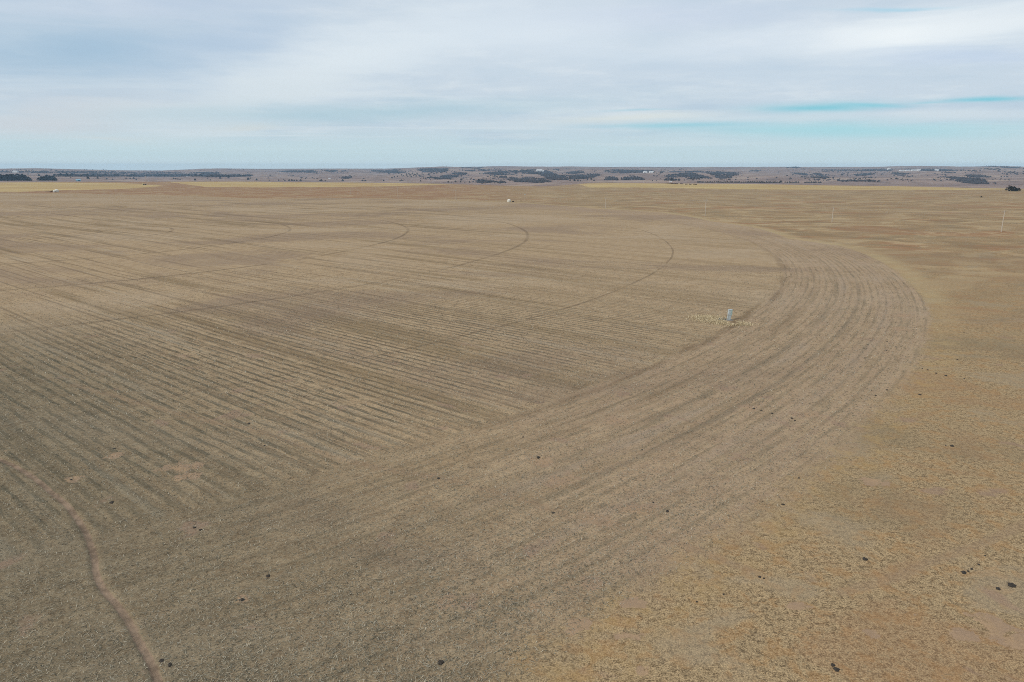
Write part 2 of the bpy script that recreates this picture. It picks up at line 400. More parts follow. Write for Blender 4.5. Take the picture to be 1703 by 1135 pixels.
def ground_mat():
    m, g, b = new_mat('prairie_ground', .95)
    b.inputs['Specular IOR Level'].default_value = .05
    P = g.node('ShaderNodeNewGeometry').outputs['Position']
    S = g.sep(P)
    ed, rp, arc = g.attr('ed'), g.attr('rp'), g.attr('arc')
    trail, faint, soil, yel, wood, hill = (g.attr(k) for k in ('trail', 'faint', 'soil', 'yellow', 'wood', 'hill'))
    n_fine = g.noise(P, 9.0, 3, .65); n_med = g.noise(P, 1.6, 4, .6); n_pat = g.noise(P, .22, 4, .6, .6)
    n_big = g.noise(P, .03, 4, .55, .5); n_huge = g.noise(P, .006, 3, .5, .4); n_fleck = g.noise(P, 16.0, 2, .6)
    # ---- row coordinates
    us = g.m('ADD', g.m('MULTIPLY', S[0], .636), g.m('MULTIPLY', S[1], .7716))
    vs = g.m('ADD', g.m('MULTIPLY', S[0], -.7716), g.m('MULTIPLY', S[1], .636))
    rpw = g.m('ADD', rp, g.m('MULTIPLY', g.m('SUBTRACT', n_big, .5), 5.0))
    head = g.step(rpw, 332.5, 333.5)
    wig = g.m('MULTIPLY', g.m('SUBTRACT', n_pat, .5), .5)
    u = g.m('ADD', g.mixf(head, us, rp), wig); v = g.mixf(head, vs, arc)
    wave = g.m('SINE', g.m('MULTIPLY', u, 2*math.pi/1.5))
    wave = g.m('MULTIPLY_ADD', wave, .5, .5)
    n_row = g.noise(g.vec(g.m('MULTIPLY', u, 1.3), g.m('MULTIPLY', v, g.mixf(head, .22, .09)), 1.0), 1.0, 4, .65)
    n_band = g.noise(g.vec(g.m('MULTIPLY', u, .11), g.m('MULTIPLY', v, .006), 4.0), 1.0, 3, .55)
    n_band2 = g.noise(g.vec(g.m('MULTIPLY', u, .45), g.m('MULTIPLY', v, .012), 9.0), 1.0, 3, .6)
    # ---- field colour
    straw = (.545, .410, .250); soilc = (.262, .170, .096); green = (.125, .103, .068); mauve = (.345, .240, .172)
    n_gr = g.noise(P, .33, 9, .82); n_gr2 = g.noise(P, 2.3, 4, .75)
    grain = g.m('ADD', g.m('MULTIPLY', g.step(n_fine, .40, .60), .36), g.m('ADD', g.m('MULTIPLY', g.step(n_gr2, .38, .62), .36), g.m('MULTIPLY', g.step(n_gr, .40, .60), .28)))
    res = grain
    c = g.mix(res, soilc, straw)
    plen = g.m('SQRT', g.m('ADD', g.m('MULTIPLY', S[0], S[0]), g.m('MULTIPLY', S[1], S[1])))
    rfade = g.m('MAXIMUM', g.step(plen, 185, 130), g.m('MULTIPLY', head, g.step(plen, 420, 250)))
    rowamt = g.m('MULTIPLY', g.step(n_row, .34, .58), g.step(wave, .50, .88))
    c = g.mix(g.m('MULTIPLY', rowamt, g.m('MULTIPLY', g.mixf(head, g.m('MULTIPLY', g.step(S[0], 70, -20, .42, .92), g.step(rpw, 320, 332, 1.0, .5)), g.step(S[1], 105, 150, .26, .36)), rfade)), c, green)
    c = g.mix(g.m('MULTIPLY', g.step(n_gr2, .54, .68), .55), c, green)
    lside = g.m('MULTIPLY', g.step(S[0], 60, -50, .45, 1.0), g.mixf(head, 1.0, .5))
    c = g.mix(g.m('MULTIPLY', g.step(n_band, .51, .64), g.m('MULTIPLY', lside, .62)), c, (.215, .150, .080))       # brown passes
    c = g.mix(g.m('MULTIPLY', g.step(n_band2, .55, .68), g.m('MULTIPLY', lside, .55)), c, (.165, .118, .070))
    c = g.mix(g.m('MULTIPLY', g.step(n_band2, .44, .30), g.m('MULTIPLY', lside, .45)), c, (.39, .33, .24))
    swell = g.noise(g.scl(P, (.6, 1, 1)), .013, 4, .6, .6)
    n_b3 = g.noise(g.vec(g.m('MULTIPLY', u, .95), g.m('MULTIPLY', v, .010), 3.0), 1.0, 2, .6)
    c = g.mix(g.m('MULTIPLY', g.step(n_b3, .56, .62), g.m('MULTIPLY', lside, .5)), c, (.15, .105, .065))
    c = g.mix(g.m('MULTIPLY', g.step(swell, .51, .60), .42), c, (.225, .160, .118))
    c = g.mix(g.m('MULTIPLY', g.step(swell, .48, .38), .26), c, (.47, .37, .26))
    c = g.mix(g.m('MULTIPLY', g.step(n_pat, .52, .72), .20), c, (.27, .20, .110))            # olive-ochre patches
    # greener residue with stubble shade painted in, towards the field's left near corner
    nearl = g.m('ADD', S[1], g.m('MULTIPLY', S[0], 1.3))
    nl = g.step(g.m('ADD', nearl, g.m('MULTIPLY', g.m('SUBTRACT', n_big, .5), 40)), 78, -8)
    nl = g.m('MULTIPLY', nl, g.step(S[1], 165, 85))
    # headland
    hz = g.m('MULTIPLY', head, g.m('MULTIPLY', g.step(n_med, .3, .7, .85, .3), g.step(n_row, .62, .38, .25, 1.0)))
    c = g.mix(g.m('MULTIPLY', head, g.m('MULTIPLY', g.step(n_row, .50, .62), .26)), c, (.150, .122, .080))
    hx = g.step(S[0], -12, 14, .12, 1.0)
    c = g.mix(g.m('MULTIPLY', g.m('MULTIPLY', hz, hx), .55), c, mauve)
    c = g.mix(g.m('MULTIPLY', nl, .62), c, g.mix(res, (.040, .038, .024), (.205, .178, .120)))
    rl = g.m('ADD', rp, g.m('MULTIPLY', g.m('SUBTRACT', n_pat, .5), 1.2))
    def ring(r0, w, soft=.5):
        return g.step(g.m('ABSOLUTE', g.m('SUBTRACT', rl, r0)), w+soft, w*.5)
    along = g.noise(g.vec(g.m('MULTIPLY', arc, .05), g.m('MULTIPLY', rp, .3), 2.0), 1.0, 3, .6)
    for r0, w, col, k in ((333.0, 1.6, (.150, .098, .055), .55), (341, 1.0, (.17, .115, .065), .35), (346.3, .30, (.125, .108, .075), .45),
                          (348.2, .9, (.36, .285, .215), .5), (351.6, .25, (.13, .115, .085), .35), (357.5, 1.4, (.34, .26, .195), .35)):
        c = g.mix(g.m('MULTIPLY', ring(r0, w), g.m('MULTIPLY', g.step(along, .36, .62), g.m('MULTIPLY', hx, g.step(S[1], 130, 260, k, k*.45)))), c, col)
    # pivot wheel tracks
    rt = g.m('ADD', rp, g.m('MULTIPLY', g.m('SUBTRACT', n_big, .5), 1.5))
    seg = g.noise(g.vec(g.m('MULTIPLY', arc, .018), g.m('MULTIPLY', rp, .02), 7.0), 1.0, 3, .7)
    tk = None; seg2 = g.step(rp, 250, 180, .44, .52)
    for r0 in (32, 64, 120, 179, 237, 297):
        q = g.step(g.m('ABSOLUTE', g.m('SUBTRACT', rt, r0)), .5 if r0 > 250 else 1.15, .2)
        tk = q if tk is None else g.m('MAXIMUM', tk, q)
    c = g.mix(g.m('MULTIPLY', tk, g.m('MULTIPLY', g.step(seg, .36, .60, .25, 1.0), seg2)), c, (.105, .072, .045))
    # ---- pasture colour
    n_p1 = g.noise(P, .55, 5, .65, .3); n_p2 = g.noise(g.scl(P, (.6, 1.0, 1.0)), .085, 4, .6, .8)
    pg = g.m('ADD', g.m('MULTIPLY', g.step(n_fine, .43, .58), .5), g.m('MULTIPLY', g.step(n_gr2, .40, .60), .5))
    p = g.mix(pg, (.135, .093, .052), (.55, .395, .218))
    p = g.mix(g.m('MULTIPLY', g.step(n_p1, .50, .60), .36), p, (.40, .215, .085))           # orange bluestem
    p = g.mix(g.m('MULTIPLY', g.step(n_p2, .53, .62), .30), p, (.32, .180, .095))
    p = g.mix(g.m('MULTIPLY', g.step(n_p2, .47, .38), .40), p, (.345, .275, .185))
    p = g.mix(g.m('MULTIPLY', g.step(n_gr2, .54, .66), .50), p, (.115, .098, .062))
    p = g.mix(g.m('MULTIPLY', g.step(g.noise(P, .04, 4, .6, .4), .52, .64), .38), p, (.19, .155, .098))
    wide = g.scl(P, (.75, 1.0, 1.0))
    n_a = g.noise(wide, .022, 5, .6, .7); n_b = g.noise(wide, .045, 5, .62, .9); n_c = g.noise(g.scl(P, (.8, 1.0, 1.0)), .013, 5, .6, .5)
    farp = g.step(S[1], 90, 260)
    p = g.mix(g.m('MULTIPLY', farp, g.m('MULTIPLY', g.step(n_a, .52, .60), .70)), p, (.31, .165, .085))
    p = g.mix(g.m('MULTIPLY', farp, g.m('MULTIPLY', g.step(n_b, .54, .61), .60)), p, (.23, .160, .090))
    p = g.mix(g.m('MULTIPLY', farp, g.m('MULTIPLY', g.step(n_b, .49, .41), .55)), p, (.48, .36, .205))
    p = g.mix(g.m('MULTIPLY', farp, g.m('MULTIPLY', g.step(n_c, .52, .60), .45)), p, (.28, .190, .110))
    far = g.step(S[1], 350, 800)
    p = g.mix(g.m('MULTIPLY', far, .25), p, (.33, .245, .145))
    # golden rim next to the field
    edn = g.m('ADD', ed, g.m('MULTIPLY', g.step(S[1], 60, 130, 1.0, .35), g.m('ADD', g.m('MULTIPLY', g.m('SUBTRACT', n_pat, .5), 6.0), g.m('MULTIPLY', g.m('SUBTRACT', n_gr, .5), 7.0))))
    rim = g.m('MULTIPLY', g.step(n_b, .40, .54, .35, 1.0), 1.0)
    rim = g.m('MULTIPLY', rim, g.step(g.m('ABSOLUTE', g.m('SUBTRACT', edn, 2.0)), g.step(S[1], 90, 260, 5.0, 7.5), .8))
    leftfar = g.m('MULTIPLY', g.step(S[1], 560, 760), g.step(S[0], 60, -120))
    p = g.mix(g.m('MULTIPLY', leftfar, g.step(n_b, .40, .56, .15, .6)), p, (.30, .155, .085))
    p = g.mix(g.m('MULTIPLY', rim, g.mixf(g.step(S[1], 90, 220), g.step(n_gr, .46, .60, .0, .55), .55)), p, g.mix(g.step(S[1], 60, 190), (.40, .265, .115), (.47, .365, .20)))
    inf = g.step(g.m('ADD', edn, g.m('MULTIPLY', g.m('SUBTRACT', n_med, .5), 2.5)), g.step(S[1], 70, 140, 3.2, .6), g.step(S[1], 70, 140, -3.2, -.6))
    c = g.mix(inf, p, c)
    # ---- bare soil, trails
    so = g.m('ADD', soil, g.m('ADD', g.m('MULTIPLY', g.m('SUBTRACT', n_p1, .5), 2.4), g.m('MULTIPLY', g.m('SUBTRACT', n_gr2, .5), .8)))
    c = g.mix(g.m('MULTIPLY', g.step(so, .44, .62), g.mixf(inf, .85, .78)), c, g.mix(g.step(n_p1, .35, .65), (.40, .265, .155), (.34, .235, .155)))
    rs_ = g.m('MULTIPLY', g.step(g.noise(P, .16, 3, .5, .4), .64, .70), g.step(S[1], 160, 90))
    c = g.mix(g.m('MULTIPLY', rs_, .6), c, (.30, .20, .14))
    fa = g.m('ADD', faint, g.m('MULTIPLY', g.m('SUBTRACT', n_med, .5), .7))
    c = g.mix(g.m('MULTIPLY', g.step(fa, .75, .2), .42), c, (.31, .21, .13))
    ta = g.m('ADD', trail, g.m('MULTIPLY', g.m('SUBTRACT', n_gr2, .5), .30))
    c = g.mix(g.m('MULTIPLY', g.step(ta, .30, .18), .92), c, g.mix(g.step(n_gr, .40, .60), (.155, .112, .078), (.30, .215, .150)))
    # ---- distant covers
    yel = g.m('MULTIPLY', yel, g.step(n_c, .42, .58, .95, .7))
    yc = g.mix(g.step(g.noise(g.scl(P, (.25, 1, 1)), .02, 4, .6), .35, .65), (.45, .33, .145), (.54, .41, .19))
    yc = g.mix(g.m('MULTIPLY', g.step(n_huge, .45, .65), .45), yc, (.42, .27, .13))
    c = g.mix(yel, c, yc)
    n_h1 = g.noise(g.scl(P, (.5, 1, 1)), .004, 5, .6, .4); n_h2 = g.noise(P, .012, 4, .6)
    hc = g.mix(g.step(n_h1, .36, .64), (.235, .165, .135), (.34, .24, .185))
    hc = g.mix(g.m('MULTIPLY', g.step(n_h2, .53, .63), .6), hc, (.130, .098, .082))  # dark and pale hill patches, contrast raised to paint in ridge shading
    hc = g.mix(g.m('MULTIPLY', g.step(n_h1, .55, .62), .45), hc, (.40, .31, .225))
    c = g.mix(hill, c, hc)
    c = g.mix(g.m('MULTIPLY', wood, .42), c, (.075, .062, .062))
    # fine grain everywhere
    gr = g.step(n_fleck, .3, .72, .80, 1.22, smooth=False)
    c = g.mix(1.0, c, g.node('ShaderNodeCombineColor').outputs[0], 'MULTIPLY') if False else c
    vm = g.node('ShaderNodeVectorMath', operation='SCALE'); g.put(vm.inputs[0], c); g.put(vm.inputs['Scale'], gr)
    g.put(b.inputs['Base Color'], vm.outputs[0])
    bh = g.m('ADD', g.m('MULTIPLY', n_fine, .5), g.m('MULTIPLY', n_med, .9))
    bp = g.node('ShaderNodeBump'); bp.inputs['Strength'].default_value = .55; bp.inputs['Distance'].default_value = .12
    g.put(bp.inputs['Height'], bh); g.put(b.inputs['Normal'], bp.outputs[0])
    return m

build_ground()

# ------------------------------------------------------------------ litter and grass close to the drone (uncountable stuff)
def scatter(n, r0, r1, az=48, seed=1, p=1.0):
    rng = np.random.default_rng(seed)
    a = np.radians(rng.uniform(-az, az, n)); t = rng.uniform(0, 1, n)**p
    r = np.exp(np.log(r0)+t*(np.log(r1)-np.log(r0)))
    X = r*np.sin(a); Y = r*np.cos(a); return X, Y, rng

def relief(X, Y):
    Rg = np.hypot(X, Y); Rp = np.hypot(X-PC[0], Y-PC[1]); near = 1-sstep(120, 220, Rg); ed = Rp-redge(X, Y)
    row = np.where(Rp > 332.5, np.sin(Rp*2*math.pi/1.5), np.sin((X*.636+Y*.7716)*2*math.pi/1.5))
    z = .045*row*(1-sstep(60, 105, Rg))*(ed < 0)*(.4+vnoise(X/9, Y/9, 5))+.10*fbm(X/1.1, Y/1.1, 9, 3)*(1-sstep(55, 100, Rg))
    z = z+.10*(1-sstep(80, 150, Rg))*sstep(0, 2, ed)*fbm(X/2.3, Y/2.3, 19, 3)
    return height(X, Y)+z

def island_mat(name, stops, rough=.85, nscale=.3, tint=None, trans=0.0):
    m, g, b = new_mat(name, rough)
    geo = g.node('ShaderNodeNewGeometry')
    r = g.node('ShaderNodeValToRGB'); e = r.color_ramp.elements
    e[0].position = stops[0][0]; e[0].color = (*stops[0][1], 1); e[1].position = stops[-1][0]; e[1].color = (*stops[-1][1], 1)
    for pz, c in stops[1:-1]:
        k = e.new(pz); k.color = (*c, 1)
    g.l.new(geo.outputs['Random Per Island'], r.inputs[0]); c = r.outputs[0]
    if tint:
        n = g.noise(geo.outputs['Position'], nscale, 4, .6, .4)
        c = g.mix(g.m('MULTIPLY', g.step(n, .45, .65), .7), c, tint)
    g.put(b.inputs['Base Color'], c)
    return m

def strips(X, Y, Z, L, W, yaw, tilt, bend, name, mat):
    """one curved two-quad strip per point"""
    n = len(X); dx, dy = np.cos(yaw), np.sin(yaw); nx, ny = -dy, dx
    V = np.zeros((n, 6, 3))
    for k, s in enumerate((0, .5, 1)):
        hx = L*s*np.cos(tilt); hz = L*s*np.sin(tilt)+bend*L*(s*(1-s))*2
        w = W*(.5 if k < 2 else .22)
        for q, sg in enumerate((-1, 1)):
            V[:, k*2+q, 0] = X+dx*hx+nx*w*sg; V[:, k*2+q, 1] = Y+dy*hx+ny*w*sg; V[:, k*2+q, 2] = Z+hz+.004
    i = np.arange(n)[:, None]*6
    Q = np.concatenate([i+np.array([[0, 2, 3, 1]]), i+np.array([[2, 4, 5, 3]])], 0)
    me = fastmesh(name, V.reshape(-1, 3), Q, mat)
    o = bpy.data.objects.new(name, me); C.objects.link(o); return o

def litter():
    X, Y, rng = scatter(520000, 31, 230, seed=3, p=1.15)
    ed = np.hypot(X-PC[0], Y-PC[1])-redge(X, Y)
    tr = polyline_dist(X, Y, TRAIL)
    dens = .35+1.1*(fbm(X/3, Y/3, 55, 3)+.5)
    row = .5+.5*np.sin((X*.636+Y*.7716)*2*math.pi/1.5+2.4)
    Rp = np.hypot(X-PC[0], Y-PC[1]); row = np.where(Rp > 332.5, .35, row)
    keep = (ed < rng.uniform(-2.5, 1.5, len(X))) & (tr > .30+.2*rng.random(len(X))) & (rng.random(len(X)) < dens*(.45+.55*row))
    X, Y = X[keep], Y[keep]; n = len(X); r = np.hypot(X, Y)
    L = rng.uniform(.10, .30, n)*(1+.3*(r > 90)); W = rng.uniform(.012, .036, n)*np.clip(r/60, 1, 2.4)
    return strips(X, Y, relief(X, Y), L, W, rng.uniform(0, 6.28, n), rng.uniform(0, .5, n), rng.uniform(0, .35, n), 'crop_residue',
                  island_mat('corn_residue', [(0, (.075, .07, .05)), (.3, (.15, .135, .092)), (.6, (.29, .25, .175)), (.9, (.43, .38, .28)), (1, (.56, .51, .39))]))
tag(litter(), 'pale chopped corn residue strewn over the harvested field', 'crop residue', kind='stuff')

def grass():
    X, Y, rng = scatter(260000, 31, 280, seed=5, p=1.1)
    ed = np.hypot(X-PC[0], Y-PC[1])-redge(X, Y)
    so = np.zeros(len(X))
    sp = at([s[0] for s in SOIL], [s[1] for s in SOIL]); sw = at([s[0]+s[2] for s in SOIL], [s[1] for s in SOIL])
    for a, b in zip(sp, sw): so = np.maximum(so, 1-np.hypot(X-a[0], Y-a[1])/(1.1*np.hypot(*(b-a)[:2])))
    dens = np.clip(.25+2.2*fbm(X/5, Y/5, 65, 4)+.5, .08, 1)
    keep = (ed > rng.uniform(-2.0, 2.0, len(X))) & (so < 0) & (rng.random(len(X)) < dens)
    X, Y = X[keep], Y[keep]; k = 6
    h = (.14+.34*np.clip(fbm(X/7, Y/7, 75, 3)+.5, 0, 1))
    X = np.repeat(X, k)+rng.normal(0, .09, len(X)*k); Y = np.repeat(Y, k)+rng.normal(0, .09, len(Y)*k); h = np.repeat(h, k)
    n = len(X); r = np.hypot(X, Y)
    L = h*rng.uniform(.6, 1.25, n); W = rng.uniform(.018, .050, n)*np.clip(r/60, 1, 2.6)
    return strips(X, Y, relief(X, Y), L, W, rng.uniform(0, 6.28, n), rng.uniform(.35, 1.35, n), rng.uniform(0, .3, n), 'prairie_grass',
                  island_mat('dry_grass', [(0, (.06, .048, .032)), (.3, (.17, .120, .068)), (.6, (.33, .235, .125)), (.86, (.48, .345, .185)), (1, (.70, .58, .38))], nscale=.35, tint=(.36, .205, .09)))
tag(grass(), 'dry golden and rusty bunch grass of the pasture', 'grass', kind='stuff')

# ------------------------------------------------------------------ materials for things
M = dict(
    galv=simple('painted_grey_steel', (.55, .60, .60), .45, .2, 2.0, metal=.1),
    galv2=simple('cabinet_door_steel', (.42, .54, .51), .45, .15, 2.0),
    dark=simple('dark_cast_iron', (.035, .045, .045), .6, .4, 5),
    pipe=simple('grey_pipe_paint', (.16, .19, .19), .6, .3, 5),
    conc=simple('weathered_concrete', (.33, .30, .26), .9, .25, 6),
    wood=simple('weathered_pole_wood', (.54, .475, .39), .9, .3, 4),
    insul=simple('glazed_insulator', (.30, .32, .33), .3, .1, 4),
    white=simple('white_polyethylene', (.78, .76, .68), .5, .08, 1),
    paint=simple('white_barn_metal', (.80, .80, .78), .5, .06, .5),
    roofg=simple('grey_roof_metal', (.42, .44, .47), .5, .1, .5),
    blue=simple('pale_blue_siding', (.30, .56, .66), .5, .1, .4),
    navy=simple('dark_blue_door', (.05, .17, .26), .5, .1, .4),
    yellow=simple('yellow_straw_pile', (.62, .52, .28), .9, .15, 2),
    dung=simple('dried_dung', (.060, .050, .040), .95, .4, 12),
    bale=simple('weathered_hay', (.105, .075, .055), .95, .35, 4),
    rust=simple('brown_rusty_metal', (.15, .085, .055), .9, .3, 6),
    rubber=simple('black_rubber', (.03, .03, .03), .9, .2, 4),
    bark=simple('grey_brown_bark', (.10, .075, .055), .95, .3, 6),
    cedar=simple('dark_cedar_foliage', (.026, .028, .020), .9, .5, 1.5, col2=(.015, .017, .014)),
    decid=simple('brown_leafless_twigs', (.105, .080, .062), .95, .4, 1.5, col2=(.06, .048, .042)),
    wire=simple('aluminium_conductor', (.45, .45, .45), .4, .1, 1),
)

# ------------------------------------------------------------------ electric panel at the irrigation well
def panel():
    p = at1(1212.5, 533); t = empty('irrigation_panel', p, R_(12), 1.22)
    tag(t, 'pale grey electric control cabinet on a tapered stand in the harvested field', 'control panel')
    cab = MB().box((0.06, 0, 1.36), (.62, .42, .92)).build('cabinet', M['galv'], t)
    MB().box((.21, -.222, 1.36), (.30, .02, .84)).build('door', M['galv2'], cab)
    MB().box((.09, -.238, 1.34), (.03, .03, .14)).build('handle', M['dark'], cab)
    MB().box((.06, -.01, 1.836), (.68, .48, .03)).build('roof_cap', M['galv'], cab)
    s = MB(); s.poly([(-.12, -.14, .02), (.14, -.14, .02), (.14, .14, .02), (-.12, .14, .02), (-.22, -.19, .90), (.30, -.19, .90), (.30, .19, .90), (-.22, .19, .90)],
                     [(0, 3, 2, 1), (4, 5, 6, 7), (0, 1, 5, 4), (1, 2, 6, 5), (2, 3, 7, 6), (3, 0, 4, 7)])
    s.build('pedestal', M['galv'], t)
    c = MB(); c.tube([(-.42, -.05, 0), (-.37, -.05, .5), (-.30, -.04, 1.0), (-.255, -.02, 1.42)], [.075, .06, .05, .045], 8); c.build('conduit', M['galv'], t)
    MB().box((0, 0, .02), (1.1, .9, .10)).build('concrete_pad', M['conc'], t)
    p2 = at1(1202, 533.5); w = empty('well_pipework', p2, R_(9)); tag(w, 'low dark valves and pipes just left of the grey electric cabinet', 'pipework')
    b = MB(); b.tube([(-1.5, -.05, .1), (-1.15, 0, .17), (.75, .08, .22)], [.09, .11, .12], 10); b.build('pipe', M['dark'], w, True)
    for k, x in enumerate((-.75, -.25, .3)):
        v = MB(); v.lathe([(.14, 0), (.16, .06), (.10, .12), (.05, .2), (.05, .3), (.13, .31), (.13, .35), (.02, .36)], 12, (x, .03+x*.03, .2)); v.build('valve', M['pipe'], w, True)
    MB().tube([(.55, .07, .22), (.62, .07, .36), (.75, .1, .40)], .06, 8).build('elbow', M['pipe'], w, True)
    # standing tan grass left uncut round the well
    rng = np.random.default_rng(12); n = 12000
    pxs = np.concatenate([rng.normal(1176, 13, n//3), rng.normal(1216, 16, n//3), rng.normal(1194, 16, n-2*(n//3))])
    pys = np.concatenate([rng.normal(530, 1.8, n//3), rng.normal(538, 1.5, n//3), rng.normal(535, 1.6, n-2*(n//3))])
    pys += (pxs-1190)*.04
    q = at(pxs, pys); X, Y = q[:, 0], q[:, 1]
    keep = (np.hypot(X-p.x, Y-p.y) > .8)&~((np.abs(X-p.x) < 1.0) & (Y < p.y) & (Y > p.y-4)); X, Y = X[keep], Y[keep]; n = len(X)
    o = strips(X, Y, relief(X, Y), rng.uniform(.15, .5, n), rng.uniform(.02, .045, n), rng.uniform(0, 6.28, n), rng.uniform(.4, 1.4, n), rng.uniform(0, .3, n), 'well_grass',
               island_mat('uncut_tan_grass', [(0, (.30, .22, .12)), (.5, (.62, .49, .29)), (1, (.85, .74, .52))]))
    tag(o, 'uncut tan grass round the electric cabinet', 'grass', kind='stuff')
panel()

# ------------------------------------------------------------------ utility poles
def pole_proto(kind):
    t = empty('utility_pole', (0, 0, 0))
    H = 10.0
    MB().tube([(0, 0, -.3), (0, 0, H*.5), (0, 0, H)], [.24, .21, .18], 10).build('pole', M['wood'], t)
    ca = MB().box((0, .14, H-.55), (2.4, .12, .14)).build('crossarm', M['wood'], t)
    i = MB()
    for x in (-1.1, 0, 1.1):
        z = H-.48 if x else H
        j = MB().lathe([(.05, 0), (.09, .05), (.05, .1), (.09, .15), (.04, .22)], 8, (x, .14 if x else 0, z)); j.build('insulator', M['insul'], ca if x else t)
    MB().tube([(.8, .14, H-.6), (.1, .14, H-1.25)], .03, 6).build('brace', M['wood'], t)
    MB().tube([(-.8, .14, H-.6), (-.1, .14, H-1.25)], .03, 6).build('brace', M['wood'], t)
    if kind:
        for x in (-.55, 0, .55):
            c = MB().lathe([(.05, -.55), (.26, -.5), (.26, .3), (.2, .38), (.05, .4)], 12, (x, -.42, H-1.4)); c.build('transformer', M['galv'], t, True)
    return t
POLES = [((1665, 386), 36, 'weathered utility pole with crossarm near the right edge of the pasture'),
         ((1383.5, 370), 25, 'utility pole second from the right in the pasture line'),
         ((1172.5, 360), 28, 'pale utility pole beyond the curved top edge of the field'),
         ((1007, 347), 18, 'utility pole between the transformer pole and the curve of the field'),
         ((758.5, 335), 19, 'utility pole standing left of the white domed tank'),
         ((662, 328.5), 16.5, 'utility pole on the rusty pasture behind the field centre'),
         ((583, 323.5), 10.5, 'leftmost thin pole on the rusty pasture behind the field'),
         ((472, 308), 7, 'faint far pole in the yellow hay field beyond the rusty pasture'),
         ((923.5, 309.5), 6.5, 'small dark pole on the pale rim where the valley opens'),
         ((733, 306.5), 5, 'tiny pole on the bright rim of the yellow hay field'),
         ((243.8, 308), 15, 'tall white pole beside the small yellow stack')]
proto = pole_proto(0); PROOTS = []
dirv = None
for k, ((x, y), hp, lab) in enumerate(POLES):
    o = proto if k == 0 else copy_tree(proto)
    p = at1(x, y); d = math.hypot(p.x, p.y); o.location = p
    # the photo height in pixels gives the real height
    _, y0 = project(np.array(p.x), np.array(p.y), np.array(p.z)); _, y1 = project(np.array(p.x), np.array(p.y), np.array(p.z+10))
    s = hp/float(y0-y1); o.scale = (1, 1, s) if .75 < s < 1.9 else (s, s, s)
    o.rotation_euler.z = R_(20) if k < 7 else R_(-10)
    tag(o, lab, 'utility pole', 'utility poles crossing the pasture'); PROOTS.append(o)
    print('POLE', k, [round(v) for v in p], 'scale', round(s, 2))
tp = pole_proto(1); p = at1(873, 334); tp.location = p; tp.scale = (.75, .75, .68)
tag(tp, 'short pole carrying transformer cans right of the white domed tank', 'utility pole')
tops = [PROOTS[i] for i in (0, 1, 2, 3)]+[tp]+[PROOTS[i] for i in (4, 5, 6)]
for a, b in zip(tops[:-1], tops[1:]):
    w = MB()
    for off in (-1.1, 1.1):
        A = Vector((a.location.x+off*.9, a.location.y+off*.3, a.location.z+9.6*a.scale.z)); B = Vector((b.location.x+off*.9, b.location.y+off*.3, b.location.z+9.6*b.scale.z))
        w.tube([A.lerp(B, t)-Vector((0, 0, 1.5*4*t*(1-t))) for t in np.linspace(0, 1, 9)], .010, 4)
    tag(w.build('power_line', M['wire']), 'thin wires strung between neighbouring utility poles across the pasture', 'power line', 'power lines across the pasture')

# ------------------------------------------------------------------ tanks, stacks, sheds
def tank(p, r, h, name, label, rz=0):
    t = empty(name, p, rz); tag(t, label, 'tank')
    MB().lathe([(r*.97, 0), (r, .08), (r, h*.62), (r*1.02, h*.64), (r, h*.66), (r*.93, h*.78), (r*.7, h*.91), (r*.3, h*.99), (.05, h)], 28).build('tank_body', M['white'], t, True)
    MB().lathe([(.24, h*.97), (.24, h*1.04), (.18, h*1.06), (.02, h*1.065)], 14).build('lid', M['white'], t)
    MB().tube([(r*.9, 0, .2), (r+.35, 0, .2)], .06, 8).build('outlet', M['dark'], t)
    return t
p = at1(846.5, 336.5); tank(p, 1.75, 2.6, 'water_tank', 'white domed tank standing alone at the far edge of the harvested field')
p = at1(853, 336.6); t = empty('pump_unit', p, .1); tag(t, 'low dark pump skid right against the white domed tank', 'pump')
MB().box((0, 0, .25), (2.4, 1.2, .18)).build('skid', M['rust'], t); MB().tube([(-.6, 0, .75), (.7, 0, .75)], .38, 12).build('motor', M['dark'], t, True)
MB().box((.95, 0, .7), (.3, .7, .7)).build('gearbox', M['rust'], t)
p = at1(866, 335.2); t = empty('valve_stand', p, 0); tag(t, 'small brown steel stand between the white tank and the transformer pole', 'stand')
MB().tube([(-.5, 0, 0), (-.5, 0, 1.5)], .09, 8).build('post', M['rust'], t); MB().tube([(.5, 0, 0), (.5, 0, 1.2)], .09, 8).build('post', M['rust'], t)
MB().box((0, 0, 1.25), (1.3, .2, .25)).build('crossbar', M['rust'], t)

p = at1(94.5, 320); tank(p, 2.4, 3.7, 'storage_tank', 'large white tank where the yellow hay field meets the rusty pasture, far left')
p = at1(90, 320.2); t = tank(p, 1.1, 2.6, 'side_tank', 'small grey-white tank close beside the large white one, far left')
p = at1(83.5, 320); t = empty('flat_trailer', p, .05); tag(t, 'low dark flatbed trailer left of the two white tanks', 'trailer')
MB().box((0, 0, 1.0), (9.0, 2.3, .3)).build('deck', M['rust'], t); MB().box((-5.2, 0, .9), (1.6, .2, .16)).build('hitch', M['dark'], t)
for x in (.6, 1.7):
    for y in (-1.0, 1.0): MB().tube([(x, y-.14, .45), (x, y+.14, .45)], .45, 16).build('wheel', M['rubber'], t, True)
MB().box((3.2, 0, 1.6), (1.8, 1.8, .9)).build('load', M['dark'], t)

